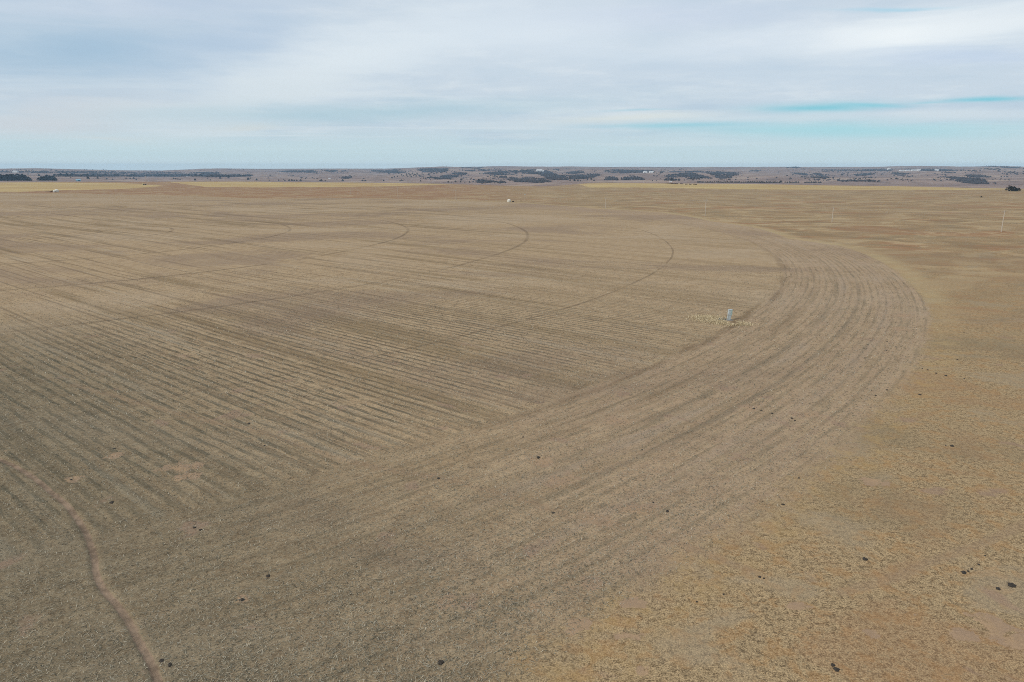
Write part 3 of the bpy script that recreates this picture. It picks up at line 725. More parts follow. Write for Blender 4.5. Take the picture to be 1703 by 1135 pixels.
def shed(name, px, py, w, l, h, wall, roof, label, rz=0.0, door=None, cat='shed'):
    p = at1(px, py); t = empty(name, p-Vector((0, 0, .4)), rz); tag(t, label, cat)
    a, b_ = w/2, l/2; rh = h*.28
    m = MB(); m.poly([(-a, -b_, 0), (a, -b_, 0), (a, b_, 0), (-a, b_, 0), (-a, -b_, h), (a, -b_, h), (a, b_, h), (-a, b_, h), (-a, 0, h+rh), (a, 0, h+rh)],
                     [(0, 3, 2, 1), (0, 1, 5, 4), (2, 3, 7, 6), (1, 2, 6, 9, 5), (3, 0, 4, 8, 7)])
    m.build('wall', wall, t)
    r = MB(); e = .4
    for sg in (-1, 1):
        y0, y1 = sg*(b_+e), 0; z0 = h-e*rh/b_; z1 = h+rh
        V = [(-a-e, y0, z0+.05), (a+e, y0, z0+.05), (a+e, y1, z1+.05), (-a-e, y1, z1+.05), (-a-e, y0, z0+.25), (a+e, y0, z0+.25), (a+e, y1, z1+.25), (-a-e, y1, z1+.25)]
        r.poly(V, [(0, 3, 2, 1), (4, 5, 6, 7), (0, 1, 5, 4), (1, 2, 6, 5), (2, 3, 7, 6), (3, 0, 4, 7)])
    r.build('roof', roof, t)
    if door: MB().box((w*door[0], -b_-.03, h*door[2]/2+.3), (w*door[1], .12, h*door[2])).build('door', door[3], t)
    MB().box((-w*.3, -b_-.03, h*.35), (w*.12, .10, h*.5)).build('small_door', M['roofg'], t)
    return t
shed('metal_barn', 130.5, 301.8, 17, 12, 6.2, M['blue'], M['blue'], 'pale blue metal barn with a dark blue door beyond the yellow hay field', R_(28), (.16, .5, .86, M['navy']), 'barn')
p = at1(238, 307.7); t = empty('straw_stack', p, .2); tag(t, 'small yellow stack beside the tall white pole', 'stack')
for x, z in ((-1.2, .75), (1.2, .75), (0, 2.2)): MB().box((x, 0, z), (2.3, 2.2, 1.5), taper=.96).build('bale', M['yellow'], t)
p = at1(240.6, 308); t = empty('farm_wagon', p, .1); tag(t, 'low dark wagon between the yellow stack and the tall white pole', 'wagon')
MB().box((0, 0, 1.0), (5.5, 2.2, .5)).build('bed', M['dark'], t); MB().box((0, 0, 1.5), (4.2, 1.6, .5)).build('load', M['bale'], t)
for x in (-1.8, 1.8):
    for y in (-1.0, 1.0): MB().tube([(x, y-.14, .5), (x, y+.14, .5)], .5, 14).build('wheel', M['rubber'], t, True)
for nm, px, py, w, l, h, lab in (
    ('farm_shed', 26, 287.2, 34, 24, 11, 'white far shed against the dark woods at the far left'),
    ('farmhouse', 897, 285.6, 46, 20, 13, 'white far farmhouse among blue woods above the valley'),
    ('farm_shed', 902, 285.9, 24, 18, 10, 'smaller white shed right next to the white farmhouse above the valley'),
    ('farm_shed', 1073, 288, 26, 18, 9, 'white shed left of a pair on the middle ridge'),
    ('farm_shed', 1083, 287.9, 30, 18, 9, 'white shed right of a pair on the middle ridge'),
    ('farmhouse', 1115.5, 303.2, 8, 6, 3.2, 'tiny white house just beyond the hay field with a tree clump behind'),
    ('farm_shed', 311, 294, 8, 7, 3, 'tiny white shed tucked in the long dark tree line'),
    ('farm_shed', 548, 298, 12, 8, 4, 'lone tiny white shed on the hills left of centre'),
    ('farm_shed', 1478, 282.6, 26, 22, 14, 'tallest white shed, leftmost of the far farmstead on the right skyline'),
    ('long_barn', 1502, 285.0, 66, 22, 8, 'longest white barn of the far farmstead on the right'),
    ('long_barn', 1509, 284.8, 38, 20, 8, 'second white barn of the far farmstead, touching the longest one'),
    ('long_barn', 1520, 284.5, 48, 20, 9, 'third white barn of the far farmstead on the right'),
    ('farm_shed', 1528, 284.4, 24, 20, 11, 'fourth white shed of the far farmstead, taller than its neighbours'),
    ('farm_shed', 1557.5, 284.8, 24, 18, 10, 'rightmost white shed of the far farmstead, set apart in the trees')):
    shed(nm, px, py, w, l, h, M['paint'], M['paint'], lab, R_(8), cat='building')
for px, py, hp, lab in ((743, 278.6, 4.5, 'thin mast on the skyline left of the highest plateau'), (785.5, 277.8, 3, 'shorter thin mast on the skyline plateau')):
    p = at1(px, py+.6); d = math.hypot(p.x, p.y); hh = min(hp*d/F, 38)
    t = empty('radio_mast', p); tag(t, lab, 'mast')
    MB().tube([(0, 0, -2), (0, 0, hh)], [1.1, .7], 6).build('mast', M['roofg'], t); MB().lathe([(1.4, hh-3), (1.4, hh-1), (.4, hh)], 8).build('antenna', M['roofg'], t)

# ------------------------------------------------------------------ cow pats and clods
PATS = [(1385, 1107, 7, 4, 'dark cow pat, upper of a touching pair at the bottom right'), (1391, 1114, 11, 5, 'larger dark cow pat, lower of a touching pair at the bottom right'),
        (1438.5, 930.5, 9, 4, 'lone black cow pat in the middle of the right pasture'), (1603, 952, 8, 4, 'black cow pat at the lower end of a string of small ones'),
        (1610.5, 950, 4, 2.2, 'small pat next above the black one in the string'), (1616, 946.5, 4, 2.2, 'small pat third in the string on the right pasture'),
        (1627.5, 939, 4, 2, 'small pat fourth in the string on the right pasture'), (1638, 925, 3, 1.6, 'topmost tiny pat of the string on the right pasture'),
        (1682.5, 974, 12, 6, 'big black cow pat close to the right edge'), (1660, 980, 7, 4, 'medium cow pat left of the big one at the right edge'),
        (1263.5, 960, 6, 2.6, 'thin dark pat left of the lone black one'), (1270.5, 963, 4, 2, 'tiny pat touching the thin dark one'),
        (1302, 839, 7, 2.2, 'flat dark pat in the golden rim of the field'), (1328.5, 795, 6, 2.2, 'flat dark pat above another along the golden rim'),
        (1203.5, 988.5, 4, 2.5, 'small dark pat in the orange grass below the field edge'), (1159, 1000.5, 4, 2.5, 'small dark pat further left in the orange grass'),
        (269, 1101, 9, 5, 'black clod beside the dirt trail at the bottom left'), (282, 1106, 7, 5, 'smaller black clod right of the one beside the trail'),
        (323, 879, 6, 2, 'left half of a thin dark streak of dung in the stubble'), (333, 881, 7, 2, 'right half of a thin dark streak of dung in the stubble'),
        (186, 836, 7, 3, 'small dark clod right of the upper dirt trail'), (446, 958, 8, 4, 'dark clod in the stubble left of centre'), (402, 998, 9, 4, 'brown clod in a bare patch of stubble'),
        (733, 1103, 13, 7, 'large dark clod by a rusty bare patch at the bottom centre'), (895, 761, 10, 4, 'dark brown clod beside a bare patch in the headland'),
        (729, 796, 8, 4, 'brown clod on the faint trail across the stubble'), (190, 746.5, 6, 2, 'small black clod above the bare tan patches'), (118, 798, 5, 2.4, 'tiny black clod in a round tan patch'),
        (440, 741, 6, 2, 'thin black clod in the pale stubble'), (414, 705, 7, 2, 'thin dark streak of dung in the row stubble'), (870, 727.5, 6, 2.2, 'small dark clod in the middle of the field'),
        (1068, 748, 6, 2, 'small dark clod in the headland right of centre'), (1110, 851, 7, 3, 'dark clod near the lower headland'), (1086, 837, 4, 3, 'small dark clod above the lower headland one'),
        (920, 853, 7, 3, 'brown clod beside the middle of the faint trail'), (1530, 657, 7, 2.4, 'dark pat right of the field edge'), (1475, 649, 6, 2, 'dark pat on the field edge, upper one'),
        (1456, 658, 6, 2, 'dark pat on the field edge, lower one'), (1573, 625, 7, 2, 'dark pat among a loose row right of the field'), (1557, 621, 6, 1.8, 'second pat of the loose row right of the field'),
        (1543, 615.5, 5, 1.8, 'third pat of the loose row right of the field'), (1534, 613.5, 4, 1.6, 'smallest pat, left end of the loose row right of the field'), (1604, 630, 4, 1.8, 'lone pat right of the loose row'),
        (1592, 598, 5, 1.8, 'pale-edged pat up the pasture right of the field'), (1443.5, 574, 5, 2, 'small clod on the smooth headland band'), (1475, 568, 5, 1.6, 'small clod in the ribbed headland, top one'),
        (1490, 577.5, 5, 1.8, 'small clod in the ribbed headland, right one'), (1473.5, 583, 5, 1.8, 'small clod in the ribbed headland, lower one'), (1438, 596, 5, 2, 'small clod below the smooth headland band'),
        (1583, 742, 9, 3, 'dark brown pat in the middle of the upper right pasture'), (1573, 742, 4, 2, 'tiny pat left of the dark brown one'), (1254, 680, 7, 2.6, 'dark clod at the left end of a broken streak in the headland'),
        (1266, 683, 6, 2.2, 'second clod of the broken streak in the headland'), (1284, 688, 7, 2.4, 'third clod of the broken streak in the headland'), (1317, 696, 7, 2.2, 'fourth clod of the broken streak in the headland'),
        (1322, 700, 5, 2, 'last clod of the broken streak in the headland'), (1603, 553, 4, 1.5, 'tiny pat high in the pasture right of the field'), (1240, 558, 4, 1.6, 'tiny clod below the electric cabinet')]
def pat(px, py, wp, hp, label, seed):
    wp *= .76 if py > 800 else .55; p = at1(px, py); rng = random.Random(seed); d = (Vector(p)-Vector((0, 0, CAMH))).length
    w = wp*d/F/2; dep = math.atan2(CAMH, math.hypot(p.x, p.y)); l = min(max(hp*d/F/2/math.sin(dep), .4*w), 1.5*w)
    h = .2*min(w, l)+.02; n = 14; V = []; Fc = []
    sh = [1+rng.uniform(-.25, .22) for _ in range(n)]
    for k, (rr, zz) in enumerate(((1.0, 0), (1.0, .35), (.78, .75), (.45, 1.0), (.12, .9))):
        for j in range(n):
            t = 2*math.pi*j/n; q = rr*sh[j]*(1+rng.uniform(-.07, .07)); V.append((w*q*math.cos(t), l*q*math.sin(t), h*zz*(1+rng.uniform(-.15, .15))-(.06 if k == 0 else 0)))
    for k in range(4):
        for j in range(n): Fc.append((k*n+j, k*n+(j+1) % n, (k+1)*n+(j+1) % n, (k+1)*n+j))
    Fc.append(tuple(4*n+j for j in range(n)))
    o = meshobj('cow_pat', V, Fc, M['dung']); z = float(relief(np.array([p.x]), np.array([p.y]))[0])
    o.location = (p.x, p.y, z+.01); o.rotation_euler.z = math.atan2(p.y, p.x)-math.pi/2
    tag(o, label, 'cow pat', 'dark cow pats and clods scattered on the ground')
for k, a in enumerate(PATS): pat(*a, seed=k)

# ------------------------------------------------------------------ trees
def crown(kind, seed, n=340):
    rng = np.random.default_rng(seed); V = []; Fc = []
    lobes = [(0, 0, .5, .36)]+[(rng.uniform(-.22, .22), rng.uniform(-.22, .22), rng.uniform(.25, .75), rng.uniform(.12, .24)) for _ in range(9)]
    for k in range(n):
        if kind == 'cedar':
            z = rng.uniform(.06, 1.0)**.9; prof = (.44 if seed % 2 else .52)*(1-((z-.32)/.70)**2 if z > .32 else .75+.25*z/.32)
            a = rng.uniform(0, 6.283); rr = prof*math.sqrt(rng.uniform(.25, 1.0))*(1+.18*math.sin(3*a+seed)+.12*math.sin(7*z*3+a))
            c = np.array([rr*math.cos(a), rr*math.sin(a), z])
        else:
            L = lobes[rng.integers(len(lobes))]; dv = rng.normal(0, 1, 3); dv /= np.linalg.norm(dv)
            c = np.array(L[:3])+dv*L[3]*rng.uniform(.3, 1)**.5+np.array([0, 0, .08])
        s = rng.uniform(.05, .10) if kind == 'cedar' else rng.uniform(.03, .075)
        d1 = rng.normal(0, 1, 3); d1 /= np.linalg.norm(d1); d2 = np.cross(d1, rng.normal(0, 1, 3)); d2 /= np.linalg.norm(d2)
        i = len(V); V += [c-d1*s, c+d2*s*.8, c+d1*s, c-d2*s*.8]; Fc.append((i, i+1, i+2, i+3))
    return V, Fc
def tree_proto(kind, seed):
    t = empty('cedar_tree' if kind == 'cedar' else 'bare_tree', (0, 0, -500))
    rng = random.Random(seed); m = MB(); m.tube([(0, 0, -.05), (.01, 0, .35), (0, .01, .72)], [.035, .022, .008], 7)
    for k in range(6 if kind == 'cedar' else 11):
        a = rng.uniform(0, 6.28); z = rng.uniform(.12, .6); L = rng.uniform(.18, .36)
        m.tube([(0, 0, z), (L*.55*math.cos(a), L*.55*math.sin(a), z+L*.4), (L*math.cos(a), L*math.sin(a), z+L*.85)], [.013, .008, .003], 5)
    m.build('trunk', M['bark'], t)
    V, Fc = crown(kind, seed, 340 if kind == 'cedar' else 260)
    meshobj('crown', V, Fc, M['cedar'] if kind == 'cedar' else M['decid'], t)
    return t
PROT = {('cedar', k): tree_proto('cedar', k) for k in range(4)}
PROT.update({('bare', k): tree_proto('bare', 10+k) for k in range(3)})
USED = set(); TREES = 0
def tree(kind, px, py, hp, label, group=None, wide=1.0, seed=0):
    global TREES
    rng = random.Random(int(px*31+py*7+seed)); key = (kind, rng.randrange(4 if kind == 'cedar' else 3))
    o = PROT[key]
    if key in USED: o = copy_tree(PROT[key])
    USED.add(key)
    p = at1(px, py); d = math.hypot(p.x, p.y); s = hp*d/F
    o.location = (p.x, p.y, p.z-.02*s); o.scale = (s*wide, s*wide, s); o.rotation_euler = (0, 0, rng.uniform(0, 6.28))
    tag(o, label, 'tree', group); TREES += 1
# shelterbelt, far left
rn = random.Random(4)
for k, x in enumerate(np.linspace(-6, 52, 17)):
    tree('cedar', x+rn.uniform(-1, 1), 301.2+rn.uniform(-.5, .2), (8.2 if x < 42 else 6.5)*rn.uniform(.85, 1.12)*(.6 if x > 50 else 1), 'dark tree in the longer shelterbelt at the left edge above the hay field', 'trees of the longer left shelterbelt', 1.15)
for k, x in enumerate(np.linspace(65, 92, 10)):
    tree('cedar', x+rn.uniform(-.7, .7), 301+rn.uniform(-.4, .1), [4.5, 5.5, 6, 6.5, 7, 7.3, 7, 6.5, 6, 5][k]*rn.uniform(.9, 1.1), 'dark tree in the shorter domed shelterbelt left of the blue barn', 'trees of the shorter left shelterbelt', 1.15)
# long tree line beyond the grey pasture
for k, x in enumerate(np.linspace(92, 414, 66)):
    tree(rn.choice(['cedar', 'cedar', 'bare']), x+rn.uniform(-1.6, 1.6), 294.2+rn.uniform(-.9, .2), rn.uniform(2.2, 3.8)*(1.2 if 100 < x < 145 else 1), 'dark tree in the long low tree line across the left distance', 'trees of the long left tree line', 1.5)
ISO = [(31.5, 293, 2.6, 'left of two small trees touching above the longer shelterbelt'), (36.5, 293, 2.8, 'right of two small trees touching above the longer shelterbelt'),
       (65, 293.4, 2.8, 'lone small tree above the gap between the two shelterbelts'), (47, 290.6, 1.6, 'tiny tree in the pale strip under the dark woods at the far left'),
       (117.5, 296.6, 1.4, 'tiny bush left of the blue barn'), (146.5, 298.4, 3.6, 'dark leaning tree just right of the blue barn'), (162.5, 297.6, 2.6, 'round small tree second right of the blue barn'),
       (177.5, 298.6, 2.0, 'third small tree right of the blue barn'), (187.5, 299.4, 1.6, 'fourth, smallest tree right of the blue barn'), (210, 297.8, 2.0, 'small tree fifth right of the blue barn'),
       (216.5, 298, 1.8, 'small dark tree left of another above the tall white pole'), (222.5, 298.2, 2.6, 'darkest small tree left of the tall white pole'), (226.8, 300, 2.0, 'low tree just left of the top of the tall white pole'),
       (289, 298, 2, 'left tree of four small ones in a slanting row'), (292.5, 298.4, 1.8, 'second tree of four small ones in a slanting row'), (296, 299, 1.8, 'third tree of four small ones in a slanting row'), (299.5, 299.6, 1.6, 'last tree of four small ones in a slanting row'),
       (324.5, 300.6, 3.0, 'wide dark tree in the grey pasture below the tree line'), (345.5, 297.5, 1.6, 'tiny tree under the gap in the tree line'), (350, 300.4, 1.6, 'low brownish bush right of the wide dark tree'),
       (366.5, 297.8, 3.0, 'upright tree with pointed top in the grey pasture'), (380, 297, 3.0, 'round tree right of the pointed one'), (413, 299.6, 3.6, 'tall dark tree near the end of the grey pasture'), (416.5, 297.4, 1.6, 'tiny tree above the tall dark one'),
       (427, 300.4, 2.8, 'wide dark bush right of the tall dark tree'), (448, 300.8, 1.5, 'first tiny bush along the top of the hay field'), (463.5, 301, 2.0, 'second small tree along the top of the hay field'), (474, 301.4, 1.8, 'third small tree along the top of the hay field'),
       (481, 301.4, 2.6, 'leftmost tree of the row of dark trees on the hay field rim'), (485.5, 301.4, 2.8, 'second tree of the row on the hay field rim'), (489.5, 301.5, 2.4, 'third tree of the row on the hay field rim'), (493.5, 301.5, 2.2, 'fourth tree of the row on the hay field rim'),
       (500, 301.6, 2.8, 'last and largest tree of the row on the hay field rim'), (532, 301.4, 1.6, 'small bush at the left of a low clump on the hay field rim'), (534.5, 301.6, 3.0, 'tallest tree of the low clump on the hay field rim'), (541, 301.8, 1.6, 'low right end of the clump on the hay field rim'),
       (570, 301.8, 3.2, 'lone bell shaped cedar on the hay field rim'), (603, 301.8, 2.6, 'left cedar of a pair on the hay field rim'), (607.5, 301.8, 2.4, 'right cedar of a pair on the hay field rim'), (638, 301.8, 2.4, 'small cedar where the dotted hillside begins'),
       (665, 302, 1.8, 'left small cedar of a leaning pair'), (667.7, 301.6, 2.6, 'right taller cedar of a leaning pair'), (699.5, 302.2, 2.2, 'lone dark cedar between pair and oval grove'), (715.5, 300, 1.6, 'small bush up the slope below the oval grove'),
       (704.5, 297.6, 2.0, 'low bush left of the oval grove'), (710.8, 296.6, 1.8, 'tiny cedar touching the oval grove at left'), (712.5, 291.5, 2.4, 'cedar above the oval grove at left'), (759, 295.6, 2.0, 'cedar off the right tip of the oval grove'), (749.5, 299.2, 1.6, 'tiny cedar below the oval grove'),
       (767, 300.4, 3.2, 'tall dark cedar alone on the pale slope'), (745.5, 303.8, 2.4, 'left bush in the row at the foot of the pale slope'), (751.5, 304, 1.6, 'second bush in the row at the foot of the pale slope'), (757.5, 303.6, 2.8, 'wide third bush in the row at the foot of the pale slope'),
       (766, 303.8, 2.2, 'fourth bush in the row at the foot of the pale slope'), (773, 304.2, 1.6, 'fifth tiny bush in the row at the foot of the pale slope'), (781, 304.2, 2.4, 'sixth bush in the row at the foot of the pale slope'),
       (782.5, 299, 1.8, 'left small cedar on the upper pale slope'), (787, 300, 1.4, 'middle tiny cedar on the upper pale slope'), (808.5, 298.9, 2.0, 'right small cedar on the upper pale slope'), (803.5, 297.2, 1.6, 'tiny cedar at the top of the pale slope'),
       (796, 302.5, 4.0, 'tallest tree of the thicket right of the pale slope'), (804.5, 303.4, 4.2, 'pointed tree in the middle of the thicket'), (812, 303.8, 3.0, 'low tree at the right of the thicket'),
       (948, 301.8, 2.0, 'pale bush left of the small dark clump on the valley rim'), (955.5, 301.8, 2.8, 'left tree of the small dark clump on the valley rim'), (961, 302, 2.4, 'middle tree of the small dark clump on the valley rim'), (965.5, 302, 1.8, 'right tree of the small dark clump on the valley rim'),
       (977, 300, 1.8, 'small cedar on the brow right of the rim clump'), (983.5, 299.4, 2.8, 'tall thin cedar on the brow'), (988, 301.4, 2.4, 'lower cedar right of the thin one on the brow'),
       (1085, 301.6, 1.6, 'tiny tree left on the slope of the far house'), (1091.5, 301.6, 1.4, 'second tiny tree on the slope of the far house'), (1105.5, 301, 2.0, 'low bush left of the big domed tree'),
       (1117, 301, 4.6, 'big domed dark tree behind the tiny white house'), (1124, 300.6, 3.0, 'middle tree right of the big domed one'), (1129, 300.8, 3.4, 'pointed tree right of the big domed one'), (1138, 300.6, 1.8, 'small tree farther right of the big domed one'),
       (1446, 302.4, 3.4, 'round bush with flat foot on the grey plain'), (1461, 302.4, 2.0, 'small flat bush right of the round one'), (1422, 302.2, 2.8, 'dark bush left of the round one'), (1409, 301.6, 2.2, 'pale brown bush farther left of the round one')]
for x, y, h, lab in ISO: tree('cedar', x, y, h, lab, 'scattered trees of the far pastures', 1.25)
# dotted cedars on the middle hillside
DOT = [(647, 290.5), (663, 289.5), (668, 292), (671, 293.5), (676, 291), (680, 290), (682, 292.5), (684, 295), (688, 293), (690, 291.5), (694, 290.5), (697, 293), (686, 290), (692, 294), (678, 294.5), (656, 295.5), (661, 294.5), (652, 297),
       (727, 288.3), (735, 288.5), (716, 294.5), (723, 298), (776, 289.5), (765, 290), (816, 293.5), (823, 295.5), (828, 295.8), (834, 295.6), (837, 290.5), (798, 290), (842, 296)]
for k, (x, y) in enumerate(DOT): tree('cedar', x, y, rn.uniform(1.7, 2.6), 'small cedar dotted on the middle hillside', 'cedars dotted on the middle hillside', 1.2)
for k in range(16):
    x = rn.uniform(1008, 1070); tree(rn.choice(['cedar', 'bare']), x, 300.2-rn.random()*3.6, rn.uniform(1.7, 3), 'tree in the loose grove on the far slope right of centre', 'trees of the loose grove on the far slope', 1.3)
for k in range(12):
    x = rn.uniform(1145, 1168); tree('cedar', x, 298.5-rn.random()*2, rn.uniform(1.4, 2.4), 'cedar in the small patch above the start of the hedge', 'cedars above the hedge', 1.2)
# hedge of small cedars on the right plateau
hx = [x for x in np.arange(1161, 1300, 3.0)]+[1306, 1309.5, 1313, 1317, 1320.5, 1324, 1328, 1339, 1342, 1345.5, 1349, 1353, 1357, 1361, 1365]
for k, x in enumerate(hx): tree('cedar', x+rn.uniform(-.5, .5), 304.1+(x-1161)*.003, rn.uniform(1.7, 2.5)*(1.5 if abs(x-1299) < 2 else 1), 'small dark tree in the long straight hedge on the right', 'trees of the long straight hedge', 1.5)
for x, y, h, kd, lab in ((1673, 318, 3.5, 'bare', 'pale thin shrub at the left end of the thicket by the right edge'), (1677.5, 318, 8.5, 'bare', 'taller leafless tree in the thicket by the right edge'), (1681, 318.4, 6.5, 'cedar', 'first dark tree of the thicket by the right edge'),
                         (1685.5, 318.6, 6.3, 'cedar', 'second dark tree of the thicket by the right edge, pointed'), (1689.5, 318.6, 4.6, 'cedar', 'third dark tree of the thicket by the right edge'), (1693.5, 318.4, 4.5, 'cedar', 'last dark tree of the thicket by the right edge')):
    tree(kd, x, y, h, lab, None, 1.3 if kd == 'cedar' else 1.1)
tree('cedar', 1632, 328.6, 1.7, 'tiny dark bush alone in the right pasture below the hay field', None, 1.4)
print('TREES', TREES)

# ------------------------------------------------------------------ row of dark bales at the hay field rim
b0 = None
bx = [(1095.5+k*1.75, 304.7+k*.11) for k in range(19)]+[(1132+k*1.8, 306.6+k*.1) for k in range(3)]+[(1140.5, 307.4), (1142.5, 307.4), (1147, 307.5), (1149, 307.6), (1154, 307.7), (1156, 307.7), (1158, 307.7)]
for k, (x, y) in enumerate(bx):
    if b0 is None:
        b0 = empty('hay_bale', (0, 0, 0)); MB().tube([(-.8, 0, .85), (-.7, 0, .85), (.7, 0, .85), (.8, 0, .85)], [.78, .9, .9, .78], 16).build('roll', M['bale'], b0, True)
        for xx in (-.4, 0, .4): MB().tube([(xx-.03, 0, .85), (xx+.03, 0, .85)], .915, 16).build('twine', M['rust'], b0)
        o = b0
    else: o = copy_tree(b0)
    p = at1(x, y); o.location = p; o.rotation_euler.z = R_(rn.uniform(-12, 12))
    tag(o, 'dark weathered bale in the row across the right hay field', 'hay bale', 'dark bales in a row on the hay field')

# ------------------------------------------------------------------ ravine and valley woods: one uncountable mass
def woods():
    rng = np.random.default_rng(9); PX = []; PY = []
    for P in WOODS:
        xs = [q[0] for q in P]; ys = [q[1] for q in P]
        ar = .5*abs(sum(P[i][0]*P[(i+1) % len(P)][1]-P[(i+1) % len(P)][0]*P[i][1] for i in range(len(P))))
        n = int(ar*5*(max(xs)-min(xs))*(max(ys)-min(ys))/max(ar, 1)); n = min(n, 6000)
        x = rng.uniform(min(xs), max(xs), n); y = rng.uniform(min(ys), max(ys), n)
        k = in_poly(x, y+rng.normal(0, .25, n), P); k &= fbm(x/9, y/1.3, 97, 3) > -.05; PX.append(x[k]); PY.append(y[k])
    # thin scatter over the hills too
    x = rng.uniform(-50, 1750, 5200); y = rng.uniform(281, 302, 5200)
    k = (fbm(x/18, y/2.2, 88, 4) > .10) & ((x > 440) | (y < 289)) & (y < np.interp(x, RIM_PX, [300]*5+[300, 298, 298, 298, 300, 301, 301, 301, 301, 301])); PX.append(x[k]); PY.append(y[k])
    q = at(np.concatenate(PX), np.concatenate(PY)); r = np.hypot(q[:, 0], q[:, 1]); q = q[(r > 1750) & (r < 10400)]
    n = len(q); r = np.hypot(q[:, 0], q[:, 1])
    q[:, 0] += rng.normal(0, 6, n); q[:, 1] += rng.normal(0, 30, n); q[:, 2] = height(q[:, 0], q[:, 1])
    ph = (1+5**.5)/2; B = np.array([(-1, ph, 0), (1, ph, 0), (-1, -ph, 0), (1, -ph, 0), (0, -1, ph), (0, 1, ph), (0, -1, -ph), (0, 1, -ph), (ph, 0, -1), (ph, 0, 1), (-ph, 0, -1), (-ph, 0, 1)])/1.9
    T = np.array([(0, 11, 5), (0, 5, 1), (0, 1, 7), (0, 7, 10), (0, 10, 11), (1, 5, 9), (5, 11, 4), (11, 10, 2), (10, 7, 6), (7, 1, 8), (3, 9, 4), (3, 4, 2), (3, 2, 6), (3, 6, 8), (3, 8, 9), (4, 9, 5), (2, 4, 11), (6, 2, 10), (8, 6, 7), (9, 8, 1)])
    s = rng.uniform(1.8, 4.0, n)*np.where(r > 4000, 1.1, .85)
    V = B[None]*rng.uniform(.65, 1.35, (n, 12, 1))*s[:, None, None]; V[..., :2] *= rng.uniform(1.0, 1.7, (n, 1, 1))
    V[..., 2] += s[:, None]*.6; V += q[:, None, :]
    me = fastmesh('ravine_woods', V.reshape(-1, 3), (np.arange(n)[:, None, None]*12+T[None]).reshape(-1, 3), None, 3)
    me.materials.append(island_mat('far_wood_foliage', [(0, (.028, .028, .030)), (.5, (.050, .044, .046)), (1, (.085, .070, .066))]))
    o = bpy.data.objects.new('ravine_woods', me); C.objects.link(o)
    tag(o, 'dark leafless woods filling the far ravines and valley floors', 'woods', kind='stuff'); print('WOODS', n)
woods()

# ------------------------------------------------------------------ haze
hb = MB().box((0, 0, -25), (25600, 25600, 260)).build('haze', None); tag(hb, kind='stuff')
hm = bpy.data.materials.new('haze_air'); hm.use_nodes = True
for n in list(hm.node_tree.nodes):
    if n.type != 'OUTPUT_MATERIAL': hm.node_tree.nodes.remove(n)
pv = hm.node_tree.nodes.new('ShaderNodeVolumePrincipled'); pv.inputs['Color'].default_value = (.50, .75, 1, 1)
pv.inputs['Density'].default_value = 6e-5; pv.inputs['Anisotropy'].default_value = 0
hm.node_tree.links.new(pv.outputs[0], [n for n in hm.node_tree.nodes if n.type == 'OUTPUT_MATERIAL'][0].inputs['Volume'])
hb.data.materials.append(hm)
hb['label'] = 'thin pale blue haze over the far hills'

# ------------------------------------------------------------------ sky
SUN_EL, SUN_AZ = R_(38), R_(-125)                      # azimuth from +Y clockwise
w = bpy.data.worlds.new('World'); sc.world = w; w.use_nodes = True
g = G(w.node_tree); bg = w.node_tree.nodes['Background']
sky = g.node('ShaderNodeTexSky'); sky.sky_type = 'NISHITA'; sky.sun_disc = False
sky.sun_elevation = SUN_EL; sky.sun_rotation = SUN_AZ; sky.air_density = 1.0; sky.dust_density = 1.5; sky.ozone_density = 1.5
STR = .10; bg.inputs['Strength'].default_value = STR
D = g.node('ShaderNodeTexCoord').outputs['Generated']; S = g.sep(D)
azi = g.m('MULTIPLY', g.m('ARCTAN2', S[0], S[1]), 57.2958); ele = g.m('MULTIPLY', g.m('ARCSINE', S[2]), 57.2958)
zz = g.m('ADD', g.m('MAXIMUM', S[2], 0.0), .06)
pl = g.vec(g.m('DIVIDE', S[0], zz), g.m('DIVIDE', S[1], zz), 0.0)
n1 = g.noise(pl, .55, 6, .55, .5); n2 = g.noise(pl, 1.6, 6, .6, .8); n3 = g.noise(g.scl(pl, (.35, 1, 1)), 1.1, 5, .55, .6)
ae = g.vec(azi, g.m('MULTIPLY', ele, 3.0), 0.0)
nw = g.noise(ae, .12, 5, .6, .3); nw2 = g.noise(g.scl(ae, (.35, 1, 1)), .22, 6, .6, .4)
def lin(r, gg, b):
    f = lambda c: ((c/255+.055)/1.055)**2.4 if c > 10 else c/255/12.92
    return tuple(f(c)/STR for c in (r, gg, b))
def blob(ax, ex, wa, we, rot=0.0, wob=1.0):
    a = g.m('SUBTRACT', g.m('ADD', azi, g.m('MULTIPLY', g.m('SUBTRACT', nw, .5), 9*wob)), ax); e = g.m('SUBTRACT', g.m('ADD', ele, g.m('MULTIPLY', g.m('SUBTRACT', nw2, .5), 3.0*wob)), ex)
    e = g.m('SUBTRACT', e, g.m('MULTIPLY', a, rot))
    q = g.m('ADD', g.m('POWER', g.m('ABSOLUTE', g.m('DIVIDE', a, wa)), 2.0), g.m('POWER', g.m('ABSOLUTE', g.m('DIVIDE', e, we)), 2.0))
    return g.m('EXPONENT', g.m('MULTIPLY', q, -1.0))
base = g.mix(g.step(ele, 0, 5), lin(196, 221, 229), lin(205, 219, 231))
base = g.mix(g.step(ele, 7, 40), base, lin(190, 200, 215))
base = g.mix(g.m('MULTIPLY', g.step(n1, .50, .30), .5), base, lin(180, 202, 222))
base = g.mix(g.m('MULTIPLY', g.step(n3, .48, .68), .55), base, lin(222, 232, 238))
base = g.mix(g.m('MULTIPLY', g.step(n2, .50, .72), .22), base, lin(228, 234, 236))
nw3 = g.noise(g.scl(ae, (.6, 1, 1)), .26, 7, .62, .15)
up = g.step(ele, 1.5, 5)
base = g.mix(g.m('MULTIPLY', g.step(nw3, .50, .68), g.m('MULTIPLY', up, .40)), base, lin(232, 239, 243))
